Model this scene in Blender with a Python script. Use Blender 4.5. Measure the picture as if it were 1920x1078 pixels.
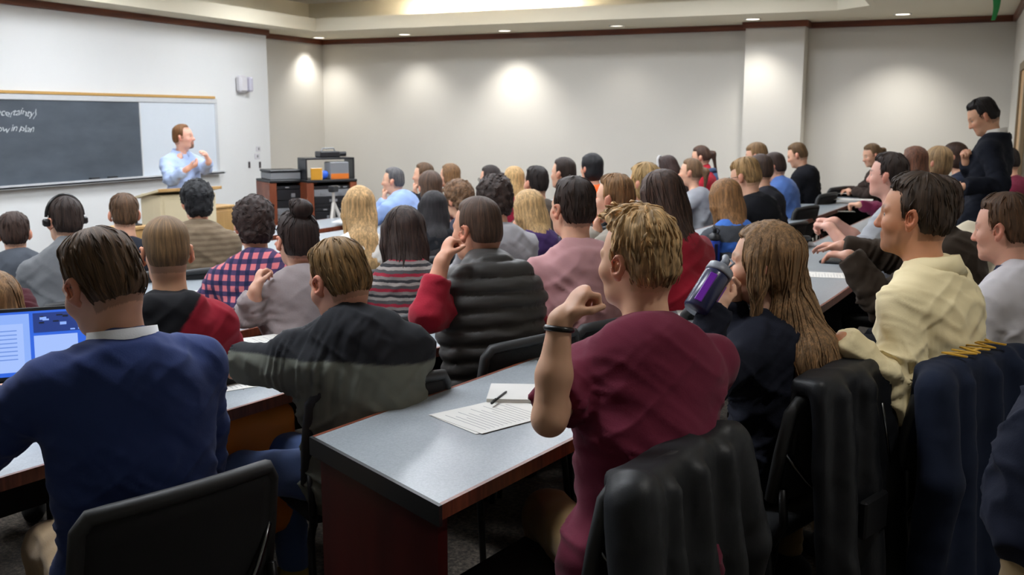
import bpy, math, random
import numpy as np
from mathutils import Matrix, Vector
# ------------------------------------------------------------------ camera, world, exposure
for o in list(bpy.data.objects): bpy.data.objects.remove(o)
SC = bpy.context.scene
COL = SC.collection
FPX, HY, VPX, CAMH = 1900.0, 222.0, 1800.0, 1.60
PITCH = math.atan((539-HY)/FPX)
PSI = math.atan2(VPX-960, FPX*math.cos(PITCH)+(539-HY)*math.sin(PITCH))
cam = bpy.data.cameras.new('camera'); camo = bpy.data.objects.new('camera', cam); COL.objects.link(camo)
cam.sensor_width = 36.0; cam.lens = FPX/1920*36.0; cam.clip_start = .05
camo.location = (0, 0, CAMH); camo.rotation_euler = (math.pi/2-PITCH, 0, PSI)
cam.dof.use_dof = True; cam.dof.focus_distance = 2.75; cam.dof.aperture_fstop = 7.0
SC.camera = camo
w = bpy.data.worlds.new('world'); SC.world = w; w.use_nodes = True
w.node_tree.nodes['Background'].inputs[0].default_value = (.8, .85, 1, 1)
w.node_tree.nodes['Background'].inputs[1].default_value = .05
SC.view_settings.view_transform = 'Standard'; SC.view_settings.look = 'None'
SC.view_settings.gamma = 1; SC.view_settings.use_curve_mapping = False
SC.view_settings.exposure = 0.0
ADDED_PANEL = 31.0      # radiance of the added ceiling panels' diffusers
# ------------------------------------------------------------------ camera geometry helpers (photo point at a real distance -> place in the room)
_f = np.array([-math.sin(PSI)*math.cos(PITCH), math.cos(PSI)*math.cos(PITCH), -math.sin(PITCH)])
_r = np.array([math.cos(PSI), math.sin(PSI), 0]); _u = np.cross(_r, _f)
C0 = np.array([0, 0, CAMH])
def ray(x, y): return _r*(x-960)/FPX+_u*(539-y)/FPX+_f
def atd(x, y, D): return C0+ray(x, y)*D
def atz(x, y, z): d = ray(x, y); return C0+d*((z-CAMH)/d[2])
def atx(x, y, X): d = ray(x, y); return C0+d*(X/d[0])
def aty(x, y, Y): d = ray(x, y); return C0+d*(Y/d[1])
def s_row(Y):
    if Y < 3: return .19*Y
    if Y < 5.5: return .57+.19*(Y-3)-.02*(Y-3)**2
    return .92+.10*(Y-5.5)
ROWZ = dict(B=0., A=-.04, C=-.09, D=-.13, E=-.18, F=-.22, X=-.25)
EDGE = dict(B=-1.38, A=-2.5, C=-3.6, D=-4.7, E=-5.85, F=-6.95)
# ------------------------------------------------------------------ materials
def lin(h):
    if not isinstance(h, str): return tuple(h)
    v = [int(h[i:i+2], 16)/255 for i in (0, 2, 4)]
    return tuple(c/12.92 if c <= .04045 else ((c+.055)/1.055)**2.4 for c in v)
MATS = {}
class NT:
    def __init__(s, name):
        s.m = bpy.data.materials.new(name); s.m.use_nodes = True; s.t = s.m.node_tree
        s.b = s.t.nodes['Principled BSDF']
    def n(s, typ, **kw):
        n = s.t.nodes.new('ShaderNode'+typ)
        for k, v in kw.items(): setattr(n, k, v)
        return n
    def l(s, a, b): s.t.links.new(a, b)
    def put(s, sock, v):
        if hasattr(v, 'node'): s.l(v, sock)
        else: sock.default_value = v
    def math(s, op, a, b=0., c=None):
        n = s.n('Math', operation=op); s.put(n.inputs[0], a); s.put(n.inputs[1], b)
        if c is not None: s.put(n.inputs[2], c)
        return n.outputs[0]
    def mix(s, f, a, b, bt='MIX'):
        n = s.n('Mix', data_type='RGBA', blend_type=bt)
        s.put(n.inputs[0], f)
        s.put(n.inputs[6], (*a, 1) if isinstance(a, tuple) and len(a) == 3 else a)
        s.put(n.inputs[7], (*b, 1) if isinstance(b, tuple) and len(b) == 3 else b)
        return n.outputs[2]
    def obj(s): return s.n('TexCoord').outputs['Object']
    def noise(s, scale, detail=3, vec=None, stretch=None, rough=.5):
        v = vec or s.obj()
        if stretch:
            mp = s.n('Mapping'); mp.inputs['Scale'].default_value = stretch; s.l(v, mp.inputs[0]); v = mp.outputs[0]
        n = s.n('TexNoise'); s.l(v, n.inputs['Vector']); n.inputs['Scale'].default_value = scale
        n.inputs['Detail'].default_value = detail; n.inputs['Roughness'].default_value = rough
        return n.outputs[0]
    def bump(s, h, strength=.3, dist=.002):
        n = s.n('Bump'); n.inputs['Strength'].default_value = strength; n.inputs['Distance'].default_value = dist
        s.l(h, n.inputs['Height']); s.l(n.outputs[0], s.b.inputs['Normal'])
    def ramp(s, f, stops, interp='LINEAR'):
        n = s.n('ValToRGB'); n.color_ramp.interpolation = interp; e = n.color_ramp.elements
        while len(e) < len(stops): e.new(.5)
        for i, (p, c) in enumerate(stops): e[i].position = p; e[i].color = (*c, 1)
        s.l(f, n.inputs[0]); return n.outputs[0]
def simple(name, col, rough=.6, metal=0., vary=.08, scale=8., bump=0., bscale=60., spec=.5, coat=0., stretch=None):
    k = name
    if k in MATS: return MATS[k]
    t = NT(name); c = lin(col)
    f = t.noise(scale, 4, stretch=stretch)
    a = tuple(x*(1-vary) for x in c); b = tuple(min(1, x*(1+vary)) for x in c)
    t.l(t.mix(f, a, b), t.b.inputs['Base Color'])
    t.b.inputs['Roughness'].default_value = rough; t.b.inputs['Metallic'].default_value = metal
    t.b.inputs['Specular IOR Level'].default_value = spec; t.b.inputs['Coat Weight'].default_value = coat
    if bump: t.bump(t.noise(bscale, 3), bump)
    MATS[k] = t.m; return t.m
def emit(name, col, st):
    if name in MATS: return MATS[name]
    t = NT(name); t.b.inputs['Base Color'].default_value = (.02, .02, .02, 1) if name.startswith('screen') else (.8, .8, .8, 1)
    t.b.inputs['Emission Color'].default_value = (*lin(col), 1); t.b.inputs['Emission Strength'].default_value = st
    MATS[name] = t.m; return t.m
def wood(name, c1, c2, rough=.4, scale=3., stretch=(1, 1, 12), coat=.0):
    if name in MATS: return MATS[name]
    t = NT(name); f = t.noise(scale, 5, stretch=stretch, rough=.6)
    t.l(t.ramp(f, [(.3, lin(c1)), (.7, lin(c2))]), t.b.inputs['Base Color'])
    t.b.inputs['Roughness'].default_value = rough; t.b.inputs['Coat Weight'].default_value = coat
    MATS[name] = t.m; return t.m
def cloth(col, rough=.9, knit=False, sheen=.25, vary=.12, shiny=False):
    k = ('cloth', col, knit, shiny)
    if k in MATS: return MATS[k]
    t = NT('fabric'); c = lin(col); f = t.noise(7, 5)
    t.l(t.mix(f, tuple(x*(1-vary) for x in c), tuple(min(1, x*(1+vary)) for x in c)), t.b.inputs['Base Color'])
    t.b.inputs['Roughness'].default_value = .5 if shiny else rough
    t.b.inputs['Specular IOR Level'].default_value = .35 if shiny else .2
    t.b.inputs['Sheen Weight'].default_value = sheen*min(1, max(c)*4)*.5; t.b.inputs['Sheen Roughness'].default_value = .5
    t.bump(t.noise(260 if not knit else 140, 2), .25 if not knit else .5, .0015)
    MATS[k] = t.m; return t.m
def attr_mat(name, rough, sss=0., spec=.4, sheen=0., aniso=False):
    t = NT(name); a = t.n('Attribute'); a.attribute_name = 'col'
    t.l(a.outputs['Color'], t.b.inputs['Base Color']); t.b.inputs['Roughness'].default_value = rough
    t.b.inputs['Specular IOR Level'].default_value = spec
    if sss:
        t.b.inputs['Subsurface Weight'].default_value = sss; t.b.inputs['Subsurface Radius'].default_value = (1, .35, .2)
        t.b.inputs['Subsurface Scale'].default_value = .006
    t.bump(t.noise(180, 3), .12, .001)
    return t.m
M_SKIN = attr_mat('skin', .5, .12, .4); M_TWOTONE = attr_mat('two_tone_fabric', .9, 0, .2)
def hair_mat():
    t = NT('hair'); a = t.n('Attribute'); a.attribute_name = 'col'; v = t.n('Attribute'); v.attribute_name = 'hv'
    f = t.noise(330, 4, vec=v.outputs['Vector'], rough=.65); g = t.noise(90, 2, vec=v.outputs['Vector'])
    k = t.math('ADD', t.math('MULTIPLY', f, 1.1), t.math('MULTIPLY', g, .7))
    c = t.mix(1.0, a.outputs['Color'], t.ramp(k, [(.45, (.35, .35, .35)), (.9, (.95, .95, .95)), (1.25, (1.6, 1.5, 1.4))]), 'MULTIPLY')
    t.l(c, t.b.inputs['Base Color']); t.b.inputs['Roughness'].default_value = .55; t.b.inputs['Specular IOR Level'].default_value = .3
    t.bump(k, .7, .004); return t.m
M_HAIR = hair_mat()
def plaid_mat():
    if 'plaid' in MATS: return MATS['plaid']
    t = NT('plaid_fabric'); sp = t.n('SeparateXYZ'); t.l(t.obj(), sp.inputs[0])
    u = t.math('ADD', sp.outputs[1], t.math('MULTIPLY', sp.outputs[0], .6)); v = sp.outputs[2]
    def band(q, p, ph, th): return t.math('GREATER_THAN', t.math('FRACT', t.math('ADD', t.math('DIVIDE', q, p), ph)), th)
    a = band(u, .052, .1, .45); b = band(v, .052, .3, .45)
    c = t.mix(t.math('MAXIMUM', a, b), lin('1a2148'), lin('46335a'))
    c = t.mix(t.math('MULTIPLY', a, b), c, lin('d8757c'))
    t.l(c, t.b.inputs['Base Color']); t.b.inputs['Roughness'].default_value = .9
    MATS['plaid'] = t.m; return t.m
def stripe_mat(name, period, stops, wob=.004, axis=2):
    if name in MATS: return MATS[name]
    t = NT(name); sp = t.n('SeparateXYZ'); t.l(t.obj(), sp.inputs[0])
    z = t.math('ADD', sp.outputs[axis], t.math('MULTIPLY', t.noise(30, 2), wob))
    fr = t.math('FRACT', t.math('DIVIDE', z, period))
    t.l(t.ramp(fr, [(p, lin(c)) for p, c in stops], 'CONSTANT'), t.b.inputs['Base Color'])
    t.b.inputs['Roughness'].default_value = .95; t.bump(t.noise(140, 2), .5, .002)
    MATS[name] = t.m; return t.m
# ------------------------------------------------------------------ mesh + object helpers
def add_mesh(name, V, faces, mats, parent=None, smooth=True, midx=None, col=None, loc=None, rz=0, hv=None):
    me = bpy.data.meshes.new(name)
    V = np.asarray(V, dtype=np.float64)
    if isinstance(faces, np.ndarray):
        n = len(faces); k = faces.shape[1]
        me.vertices.add(len(V)); me.vertices.foreach_set('co', V.astype(np.float32).ravel())
        me.loops.add(n*k); me.loops.foreach_set('vertex_index', faces.astype(np.int32).ravel())
        me.polygons.add(n); me.polygons.foreach_set('loop_start', np.arange(0, n*k, k, dtype=np.int32))
    else:
        me.from_pydata([tuple(v) for v in V], [], faces); n = len(faces)
    if not isinstance(mats, (list, tuple)): mats = [mats]
    for m in mats: me.materials.append(m)
    if midx is not None: me.polygons.foreach_set('material_index', np.asarray(midx, dtype=np.int32))
    me.polygons.foreach_set('use_smooth', np.full(n, smooth))
    if col is not None:
        a = me.attributes.new('col', 'FLOAT_COLOR', 'POINT')
        a.data.foreach_set('color', np.hstack([col, np.ones((len(col), 1))]).astype(np.float32).ravel())
    if hv is not None:
        a = me.attributes.new('hv', 'FLOAT_VECTOR', 'POINT'); a.data.foreach_set('vector', np.asarray(hv, np.float32).ravel())
    me.update(calc_edges=True); me.validate()
    return link(name, me, parent, loc, rz)
def link(name, me, parent=None, loc=None, rz=0):
    o = bpy.data.objects.new(name, me); COL.objects.link(o)
    if parent is not None: o.parent = parent
    if loc is not None: o.location = loc
    if rz: o.rotation_euler = (0, 0, rz)
    return o
def tag(o, label, cat, group=None, kind=None):
    o['label'] = label; o['category'] = cat
    if group: o['group'] = group
    if kind: o['kind'] = kind
    return o
def struct(o, label=None):
    o['kind'] = 'structure'
    if label: o['label'] = label
    return o
def root(name, loc=(0, 0, 0), rz=0): return link(name, None, None, loc, rz)
class MB:
    "collects boxes, tubes, lathes and prisms"
    def __init__(s): s.V = []; s.F = []
    def add(s, V, F, M=None):
        b = len(s.V)
        for v in V: s.V.append(tuple(M @ Vector(v)) if M is not None else tuple(v))
        s.F += [tuple(b+i for i in f) for f in F]; return s
    def box(s, lo, hi, bev=0., M=None):
        (x0, y0, z0), (x1, y1, z1) = lo, hi
        if bev <= 0:
            V = [(x, y, z) for x in (x0, x1) for y in (y0, y1) for z in (z0, z1)]
            return s.add(V, [(0, 1, 3, 2), (4, 6, 7, 5), (0, 4, 5, 1), (2, 3, 7, 6), (0, 2, 6, 4), (1, 5, 7, 3)], M)
        b = min(bev, (x1-x0)*.49, (y1-y0)*.49, (z1-z0)*.49)
        V = []; F = []
        # chamfered box: 24 verts
        def vid(ix, iy, iz, ax): return ((ix*2+iy)*2+iz)*3+ax
        for ix in (0, 1):
            for iy in (0, 1):
                for iz in (0, 1):
                    for ax in range(3):
                        p = [(x0, x1)[ix], (y0, y1)[iy], (z0, z1)[iz]]; q = [1-2*ix, 1-2*iy, 1-2*iz]
                        for a in range(3):
                            if a != ax: p[a] += q[a]*b
                        V.append(tuple(p))
        def face(ids): F.append(tuple(ids))
        for ax in range(3):
            for sd in (0, 1):
                o1, o2 = [a for a in range(3) if a != ax]; L = []
                for (u, v) in ((0, 0), (1, 0), (1, 1), (0, 1)):
                    k = [0, 0, 0]; k[ax] = sd; k[o1] = u; k[o2] = v; L.append(vid(*k, ax))
                face(L)
            for u in (0, 1):
                for v in (0, 1):
                    o1, o2 = [a for a in range(3) if a != ax]; L = []
                    for (w_, axx) in ((0, o1), (1, o1), (1, o2), (0, o2)):
                        k = [0, 0, 0]; k[ax] = w_; k[o1] = u; k[o2] = v; L.append(vid(*k, axx))
                    face(L)
        for i in range(8): face([i*3, i*3+1, i*3+2])
        # fix winding outward
        c = np.mean(np.array(V), axis=0); G = []
        for f in F:
            P = [np.array(V[i]) for i in f]; n = np.cross(P[1]-P[0], P[2]-P[0])
            G.append(f if np.dot(n, np.mean(P, axis=0)-c) > 0 else f[::-1])
        return s.add(V, G, M)
    def tube(s, pts, r, seg=8, M=None, caps=True):
        pts = [np.array(p, float) for p in pts]; n = len(pts)
        rs = r if isinstance(r, (list, tuple)) else [r]*n
        V = []; F = []; up = None
        for i, p in enumerate(pts):
            d = pts[min(i+1, n-1)]-pts[max(i-1, 0)]; d /= np.linalg.norm(d)+1e-9
            if up is None: up = np.array([0, 0, 1.]) if abs(d[2]) < .9 else np.array([1., 0, 0])
            a = np.cross(d, up); a /= np.linalg.norm(a)+1e-9; b = np.cross(a, d); up = b
            for k in range(seg):
                t = 2*math.pi*k/seg; V.append(p+rs[i]*(math.cos(t)*a+math.sin(t)*b))
        for i in range(n-1):
            for k in range(seg):
                k2 = (k+1) % seg; F.append((i*seg+k, i*seg+k2, (i+1)*seg+k2, (i+1)*seg+k))
        if caps: F += [tuple(range(seg))[::-1], tuple((n-1)*seg+k for k in range(seg))]
        return s.add(V, F, M)
    def lathe(s, prof, seg=20, M=None):
        V = []; F = []; n = len(prof)
        for r, z in prof:
            for k in range(seg): t = 2*math.pi*k/seg; V.append((r*math.cos(t), r*math.sin(t), z))
        for i in range(n-1):
            for k in range(seg):
                k2 = (k+1) % seg; F.append((i*seg+k, i*seg+k2, (i+1)*seg+k2, (i+1)*seg+k))
        F += [tuple(range(seg))[::-1], tuple((n-1)*seg+k for k in range(seg))]
        return s.add(V, F, M)
    def build(s, name, mat, parent=None, smooth=False, loc=None, rz=0):
        o = add_mesh(name, s.V, s.F, mat, parent, smooth, loc=loc, rz=rz)
        return o
def smoothstep(a, b, x): t = np.clip((x-a)/(b-a), 0, 1); return t*t*(3-2*t)
# ------------------------------------------------------------------ sculpting: signed distance fields -> surface nets
_rng = np.random.RandomState(3); _TAB = _rng.rand(4096)
def vnoise(P):
    P = np.asarray(P, float); i = np.floor(P).astype(np.int64); f = P-i; f = f*f*(3-2*f); out = 0
    for dx in (0, 1):
        wx = f[:, 0] if dx else 1-f[:, 0]
        for dy in (0, 1):
            wy = f[:, 1] if dy else 1-f[:, 1]
            for dz in (0, 1):
                wz = f[:, 2] if dz else 1-f[:, 2]
                h = ((i[:, 0]+dx)*73856093 ^ (i[:, 1]+dy)*19349663 ^ (i[:, 2]+dz)*83492791) & 4095
                out = out+_TAB[h]*wx*wy*wz
    return out
def fbm(P, o=3):
    a = 1.; s = 0.; t = 0.
    for k in range(o): s = s+a*vnoise(P*2**k+17.3*k); t += a; a *= .5
    return s/t
A = lambda *v: np.array(v if len(v) > 1 else v[0], float)
def nrm(v): v = np.asarray(v, float); return v/(np.linalg.norm(v)+1e-12)
class Prim: pass
def rcap(a, b, ra, rb=None, ax=None, f=1., cut=None):
    p = Prim(); a = A(a); b = A(b); rb = ra if rb is None else rb
    ax_ = None if ax is None else nrm(ax)
    def tr(P): return P if ax_ is None else P+((P-a)@ax_)[..., None]*(1/f-1)*ax_
    a2 = a; b2 = tr(b[None])[0]; ab = b2-a2; L = ab@ab+1e-12
    def fn(P):
        Q = tr(P)-a2; t = np.clip((Q@ab)/L, 0, 1)
        d = np.linalg.norm(Q-t[:, None]*ab, axis=1)-(ra+t*(rb-ra))
        if ax_ is not None: d = d*(min(f, 1)**.6)
        if cut is not None:
            for c, n in cut: d = np.maximum(d, (P-A(c))@nrm(n))
        return d
    m = max(ra, rb)*max(1, f); p.fn = fn; p.lo = np.minimum(a, b)-m; p.hi = np.maximum(a, b)+m; return p
def ell(c, r, R=None):
    p = Prim(); c = A(c); r = A(r); R = np.eye(3) if R is None else R
    def fn(P):
        q = (P-c)@R; k0 = np.linalg.norm(q/r, axis=1); k1 = np.linalg.norm(q/r**2, axis=1)+1e-9
        return k0*(k0-1)/k1
    m = r.max(); p.fn = fn; p.lo = c-m; p.hi = c+m; return p
def rbox(c, hs, rad, R=None):
    p = Prim(); c = A(c); hs = A(hs); R = np.eye(3) if R is None else R
    def fn(P):
        q = np.abs((P-c)@R)-(hs-rad)
        return np.linalg.norm(np.maximum(q, 0), axis=1)+np.minimum(q.max(axis=1), 0)-rad
    m = np.linalg.norm(hs); p.fn = fn; p.lo = c-m; p.hi = c+m; return p
CORN = [(i, j, k) for i in (0, 1) for j in (0, 1) for k in (0, 1)]
EDG = [(a, b) for a in range(8) for b in range(a+1, 8) if sum(abs(x-y) for x, y in zip(CORN[a], CORN[b])) == 1]
class Field:
    def __init__(s, prims, h, pad=.03):
        lo = np.min([p.lo for p in prims], axis=0)-pad; hi = np.max([p.hi for p in prims], axis=0)+pad
        s.lo = lo; s.h = h; s.n = np.ceil((hi-lo)/h).astype(int)+1; s.d = np.full(s.n, .5)
    def _sl(s, p, pad):
        i0 = np.clip(np.floor((p.lo-pad-s.lo)/s.h).astype(int), 0, s.n-1); i1 = np.clip(np.ceil((p.hi+pad-s.lo)/s.h).astype(int)+1, 1, s.n)
        sl = tuple(slice(a, b) for a, b in zip(i0, i1))
        g = np.meshgrid(*[s.lo[k]+s.h*np.arange(i0[k], i1[k]) for k in range(3)], indexing='ij')
        return sl, np.stack([q.ravel() for q in g], 1), g[0].shape
    def add(s, p, k=0.):
        sl, P, sh = s._sl(p, max(k, .02)+s.h*2); b = p.fn(P).reshape(sh); a = s.d[sl]
        if k > 0:
            hh = np.maximum(k-np.abs(a-b), 0)/k; s.d[sl] = np.minimum(a, b)-hh*hh*k*.25
        else: s.d[sl] = np.minimum(a, b)
        return s
    def sub(s, p, k=0.):
        sl, P, sh = s._sl(p, k+s.h*2); b = -p.fn(P).reshape(sh); a = s.d[sl]
        if k > 0:
            hh = np.maximum(k-np.abs(a-b), 0)/k; s.d[sl] = np.maximum(a, b)+hh*hh*k*.25
        else: s.d[sl] = np.maximum(a, b)
        return s
    def clip(s, fn, k=0.):
        m = s.d < .06; idx = np.nonzero(m); P = s.lo+s.h*np.stack(idx, 1); b = fn(P); a = s.d[m]
        if k > 0:
            hh = np.maximum(k-np.abs(a-b), 0)/k; s.d[m] = np.maximum(a, b)+hh*hh*k*.25
        else: s.d[m] = np.maximum(a, b)
        return s
    def mesh(s):
        d = s.d; d = d.copy(); d[0] = d[-1] = .5; d[:, 0] = d[:, -1] = .5; d[:, :, 0] = d[:, :, -1] = .5
        nx, ny, nz = d.shape; ins = d < 0
        cs = [d[i:nx-1+i, j:ny-1+j, k:nz-1+k] for i, j, k in CORN]
        cnt = np.zeros((nx-1, ny-1, nz-1), np.int8)
        for i, j, k in CORN: cnt += ins[i:nx-1+i, j:ny-1+j, k:nz-1+k]
        act = (cnt > 0) & (cnt < 8); idx = np.stack(np.nonzero(act), 1)
        if len(idx) == 0: return np.zeros((0, 3)), np.zeros((0, 4), int)
        vals = np.stack([c[act] for c in cs], 1); acc = np.zeros((len(idx), 3)); w_ = np.zeros(len(idx))
        for a, b in EDG:
            va = vals[:, a]; vb = vals[:, b]; cr = (va < 0) != (vb < 0)
            t = np.where(cr, va/np.where(cr, va-vb, 1), 0); ca = A(CORN[a]); cb = A(CORN[b])
            acc += np.where(cr[:, None], ca+t[:, None]*(cb-ca), 0); w_ += cr
        V = s.lo+s.h*(idx+acc/w_[:, None])
        vid = np.full(act.shape, -1, np.int64); vid[act] = np.arange(len(idx)); Q = []
        for ax in range(3):
            a0 = [slice(1, -1)]*3; a1 = [slice(1, -1)]*3; a0[ax] = slice(0, -1); a1[ax] = slice(1, None)
            i0 = ins[tuple(a0)]; i1 = ins[tuple(a1)]; ch = i0 != i1
            e = np.stack(np.nonzero(ch), 1); off = np.array([1, 1, 1]); off[ax] = 0; e = e+off
            b, c = [q for q in range(3) if q != ax]; eb = np.zeros(3, int); eb[b] = 1; ec = np.zeros(3, int); ec[c] = 1
            q = np.stack([vid[tuple((e-eb-ec).T)], vid[tuple((e-ec).T)], vid[tuple(e.T)], vid[tuple((e-eb).T)]], 1)
            fl = i0[ch] if ax != 1 else ~i0[ch]
            q = np.where(fl[:, None], q, q[:, ::-1]); Q.append(q)
        return V, np.concatenate(Q)
def normals(V, Q):
    n = np.cross(V[Q[:, 2]]-V[Q[:, 0]], V[Q[:, 3]]-V[Q[:, 1]]); N = np.zeros_like(V)
    for k in range(3):
        N[:, k] = np.bincount(Q.ravel(), np.repeat(n[:, k], 4), len(V))
    return N/(np.linalg.norm(N, axis=1, keepdims=True)+1e-12)
def relax(V, Q, it=1, f=.5):
    E_ = np.concatenate([Q[:, [0, 1]], Q[:, [1, 2]], Q[:, [2, 3]], Q[:, [3, 0]]])
    c = np.bincount(E_.ravel(), minlength=len(V))
    for _ in range(it):
        S = np.stack([np.bincount(E_[:, 0], V[E_[:, 1], k], len(V))+np.bincount(E_[:, 1], V[E_[:, 0], k], len(V)) for k in range(3)], 1)
        V = V+f*(S/c[:, None]-V)
    return V
def union(prims, h, k, subs=(), clips=(), it=1):
    F = Field(prims, h, pad=.02+k*.3)
    for p in prims: F.add(p, getattr(p, 'k', k))
    for p, kk in subs: F.sub(p, kk)
    for c in clips: F.clip(c)
    V, Q = F.mesh()
    if it and len(V): V = relax(V, Q, it)
    return V, Q
# ------------------------------------------------------------------ people
def Rz(a): c, s = math.cos(a), math.sin(a); return A([c, -s, 0], [s, c, 0], [0, 0, 1])
def Ry(a): c, s = math.cos(a), math.sin(a); return A([c, 0, s], [0, 1, 0], [-s, 0, c])
def Rx(a): c, s = math.cos(a), math.sin(a); return A([1, 0, 0], [0, c, -s], [0, s, c])
rad = math.radians
def head_prims(w=1.0, jaw=1.0):
    L = []
    def a(p, k): p.k = k; L.append(p)
    a(ell((-.012, 0, .035), (.098, .077*w, .088)), .02)
    a(ell((-.05, 0, -.02), (.06, .062*w, .068)), .03)
    a(ell((.03, 0, -.03), (.06, .062*w, .09)), .03)
    a(ell((.036, 0, -.083), (.046, .052*w*jaw, .034)), .03)
    a(ell((.075, 0, -.1), (.017, .022, .017)), .02)
    for s in (1, -1):
        a(ell((.058, .042*s, -.025), (.026, .024, .026)), .02)
        a(rcap((.083, .006*s, .024), (.07, .046*s, .022), .011, .009), .012)
        a(ell((.098, .009*s, -.034), (.012, .009, .008)), .006)
    for s in (1, -1):
        a(rcap((.079, .02*s, .0125), (.074, .045*s, .011), .0052), .006)
    a(rcap((.086, 0, .012), (.107, 0, -.028), .008, .0115), .012)
    a(rcap((.083, -.02, -.058), (.083, .02, -.058), .0085), .008)
    a(rcap((.08, -.016, -.07), (.08, .016, -.07), .0095), .008)
    return L
def ear_prims(s, w):
    R = Rz(s*.45)@Ry(-.2)
    e = ell((-.012, s*(.077*w+.011), -.004), (.021, .0085, .034), R); e.k = .008
    lob = ell((-.004, s*(.075*w+.004), -.034), (.011, .008, .011)); lob.k = .008
    return [e, lob], (ell((-.008, s*(.077*w+.016), -.002), (.012, .008, .02), R), .004)
def build_head(hc, Rh, N, h, skin, hairc, brow=True, beard=None, w=1.0, sex='m', look=None):
    prims = head_prims(w, 1.05 if sex == 'm' else .92); subs = []
    for s in (1, -1):
        e, c = ear_prims(s, w); prims += e
        if h < .008: subs.append(c)
        subs.append((ell((.097, .033*s, .004), (.02, .018, .011)), .012))
    subs.append((rcap((.096, -.024, -.064), (.096, .024, -.064), .003), .004))
    Nl = (N-hc)@Rh
    nr = .056 if sex == 'm' else .047
    nk = rcap((-.022, 0, -.07), Nl, nr, nr*1.12); nk.k = .03; prims.append(nk)
    b = rcap(Nl+A(0, .06, -.03), Nl+A(0, -.06, -.03), .05); b.k = .04; prims.append(b)
    V, Q = union(prims, h, .02, subs)
    # eyeballs
    sk = lin(skin); base = np.tile(A(sk), (len(V), 1)); x, y, z = V.T
    base *= (.93+.14*fbm(V*40, 2))[:, None]
    def mixc(c, m):
        nonlocal base; base = base*(1-m[:, None])+A(lin(c) if isinstance(c, str) else c)*m[:, None]
    red = A(sk)*A(1.0, .62, .58)
    mixc(red, .5*np.exp(-(((np.abs(y)-.04)/.022)**2+((z+.03)/.02)**2))*(x > .03))
    mixc(red, .6*((np.abs(y) > .076*w+.001) & (np.abs(x+.012) < .03) & (np.abs(z) < .045)))
    mixc(red, .5*np.exp(-(((x-.112)/.012)**2+((z+.03)/.014)**2)))
    lips = np.exp(-((z+.064)/.0105)**4-(y/.026)**4)*(x > .07)
    mixc(A(sk)*A(.85, .5, .48), .85*lips)
    hc_ = lin(hairc)
    if brow: mixc(hc_, .8*np.exp(-((z-.03+.05*np.abs(np.abs(y)-.03))/.006)**2-((np.abs(y)-.033)/.019)**4)*(x > .05))
    mixc(tuple(q*.35 for q in sk), .6*np.exp(-((z-.009)/.004)**2-((np.abs(y)-.033)/.014)**4)*(x > .05))
    if beard:
        mk = smoothstep(.012, .03, x)*smoothstep(-.035, -.055, z)*(1-lips)*(1-np.exp(-((z+.05)/.006)**2-(y/.02)**4)*.3)
        if beard == 'goatee': mk = mk*(np.abs(y) < .032)*(x > .055)
        mixc(hc_, mk*(.3 if beard == 'stubble' else .85))
    # scalp under hair
    sc = (np.minimum(np.minimum(.08-z, np.maximum(x-.02, -.01-z)), np.maximum(x+.03, -.07-z)) < 0) & (Nl[2]+.05 < z) & (np.abs(y) < .08*w)
    mixc(hc_, .45*sc)
    Vs = [V]; Qs = [Q]; Cs = [base]; n = len(V)
    for s in (1, -1):
        U, T = 10, 8; c = A(.0715, .0315*s, .004); r = .0112; vv = []; cc = []
        lk = nrm(look if look is not None else A(1, 0, -.05))
        for i in range(T+1):
            for j in range(U):
                th = math.pi*i/T; ph = 2*math.pi*j/U
                q = A(math.sin(th)*math.cos(ph), math.sin(th)*math.sin(ph), math.cos(th)); vv.append(c+r*q)
                d = q@lk; cc.append((.01, .01, .01) if d > .93 else (.08, .045, .03) if d > .8 else (.5, .46, .43))
        fq = [(n+i*U+j, n+(i+1)*U+j, n+(i+1)*U+(j+1) % U, n+i*U+(j+1) % U) for i in range(T) for j in range(U)]
        Vs.append(A(vv)); Cs.append(A(cc)); Qs.append(np.array(fq)); n += len(vv)
    V = np.concatenate(Vs); return hc+V@Rh.T, np.concatenate(Qs), np.concatenate(Cs)
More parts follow.
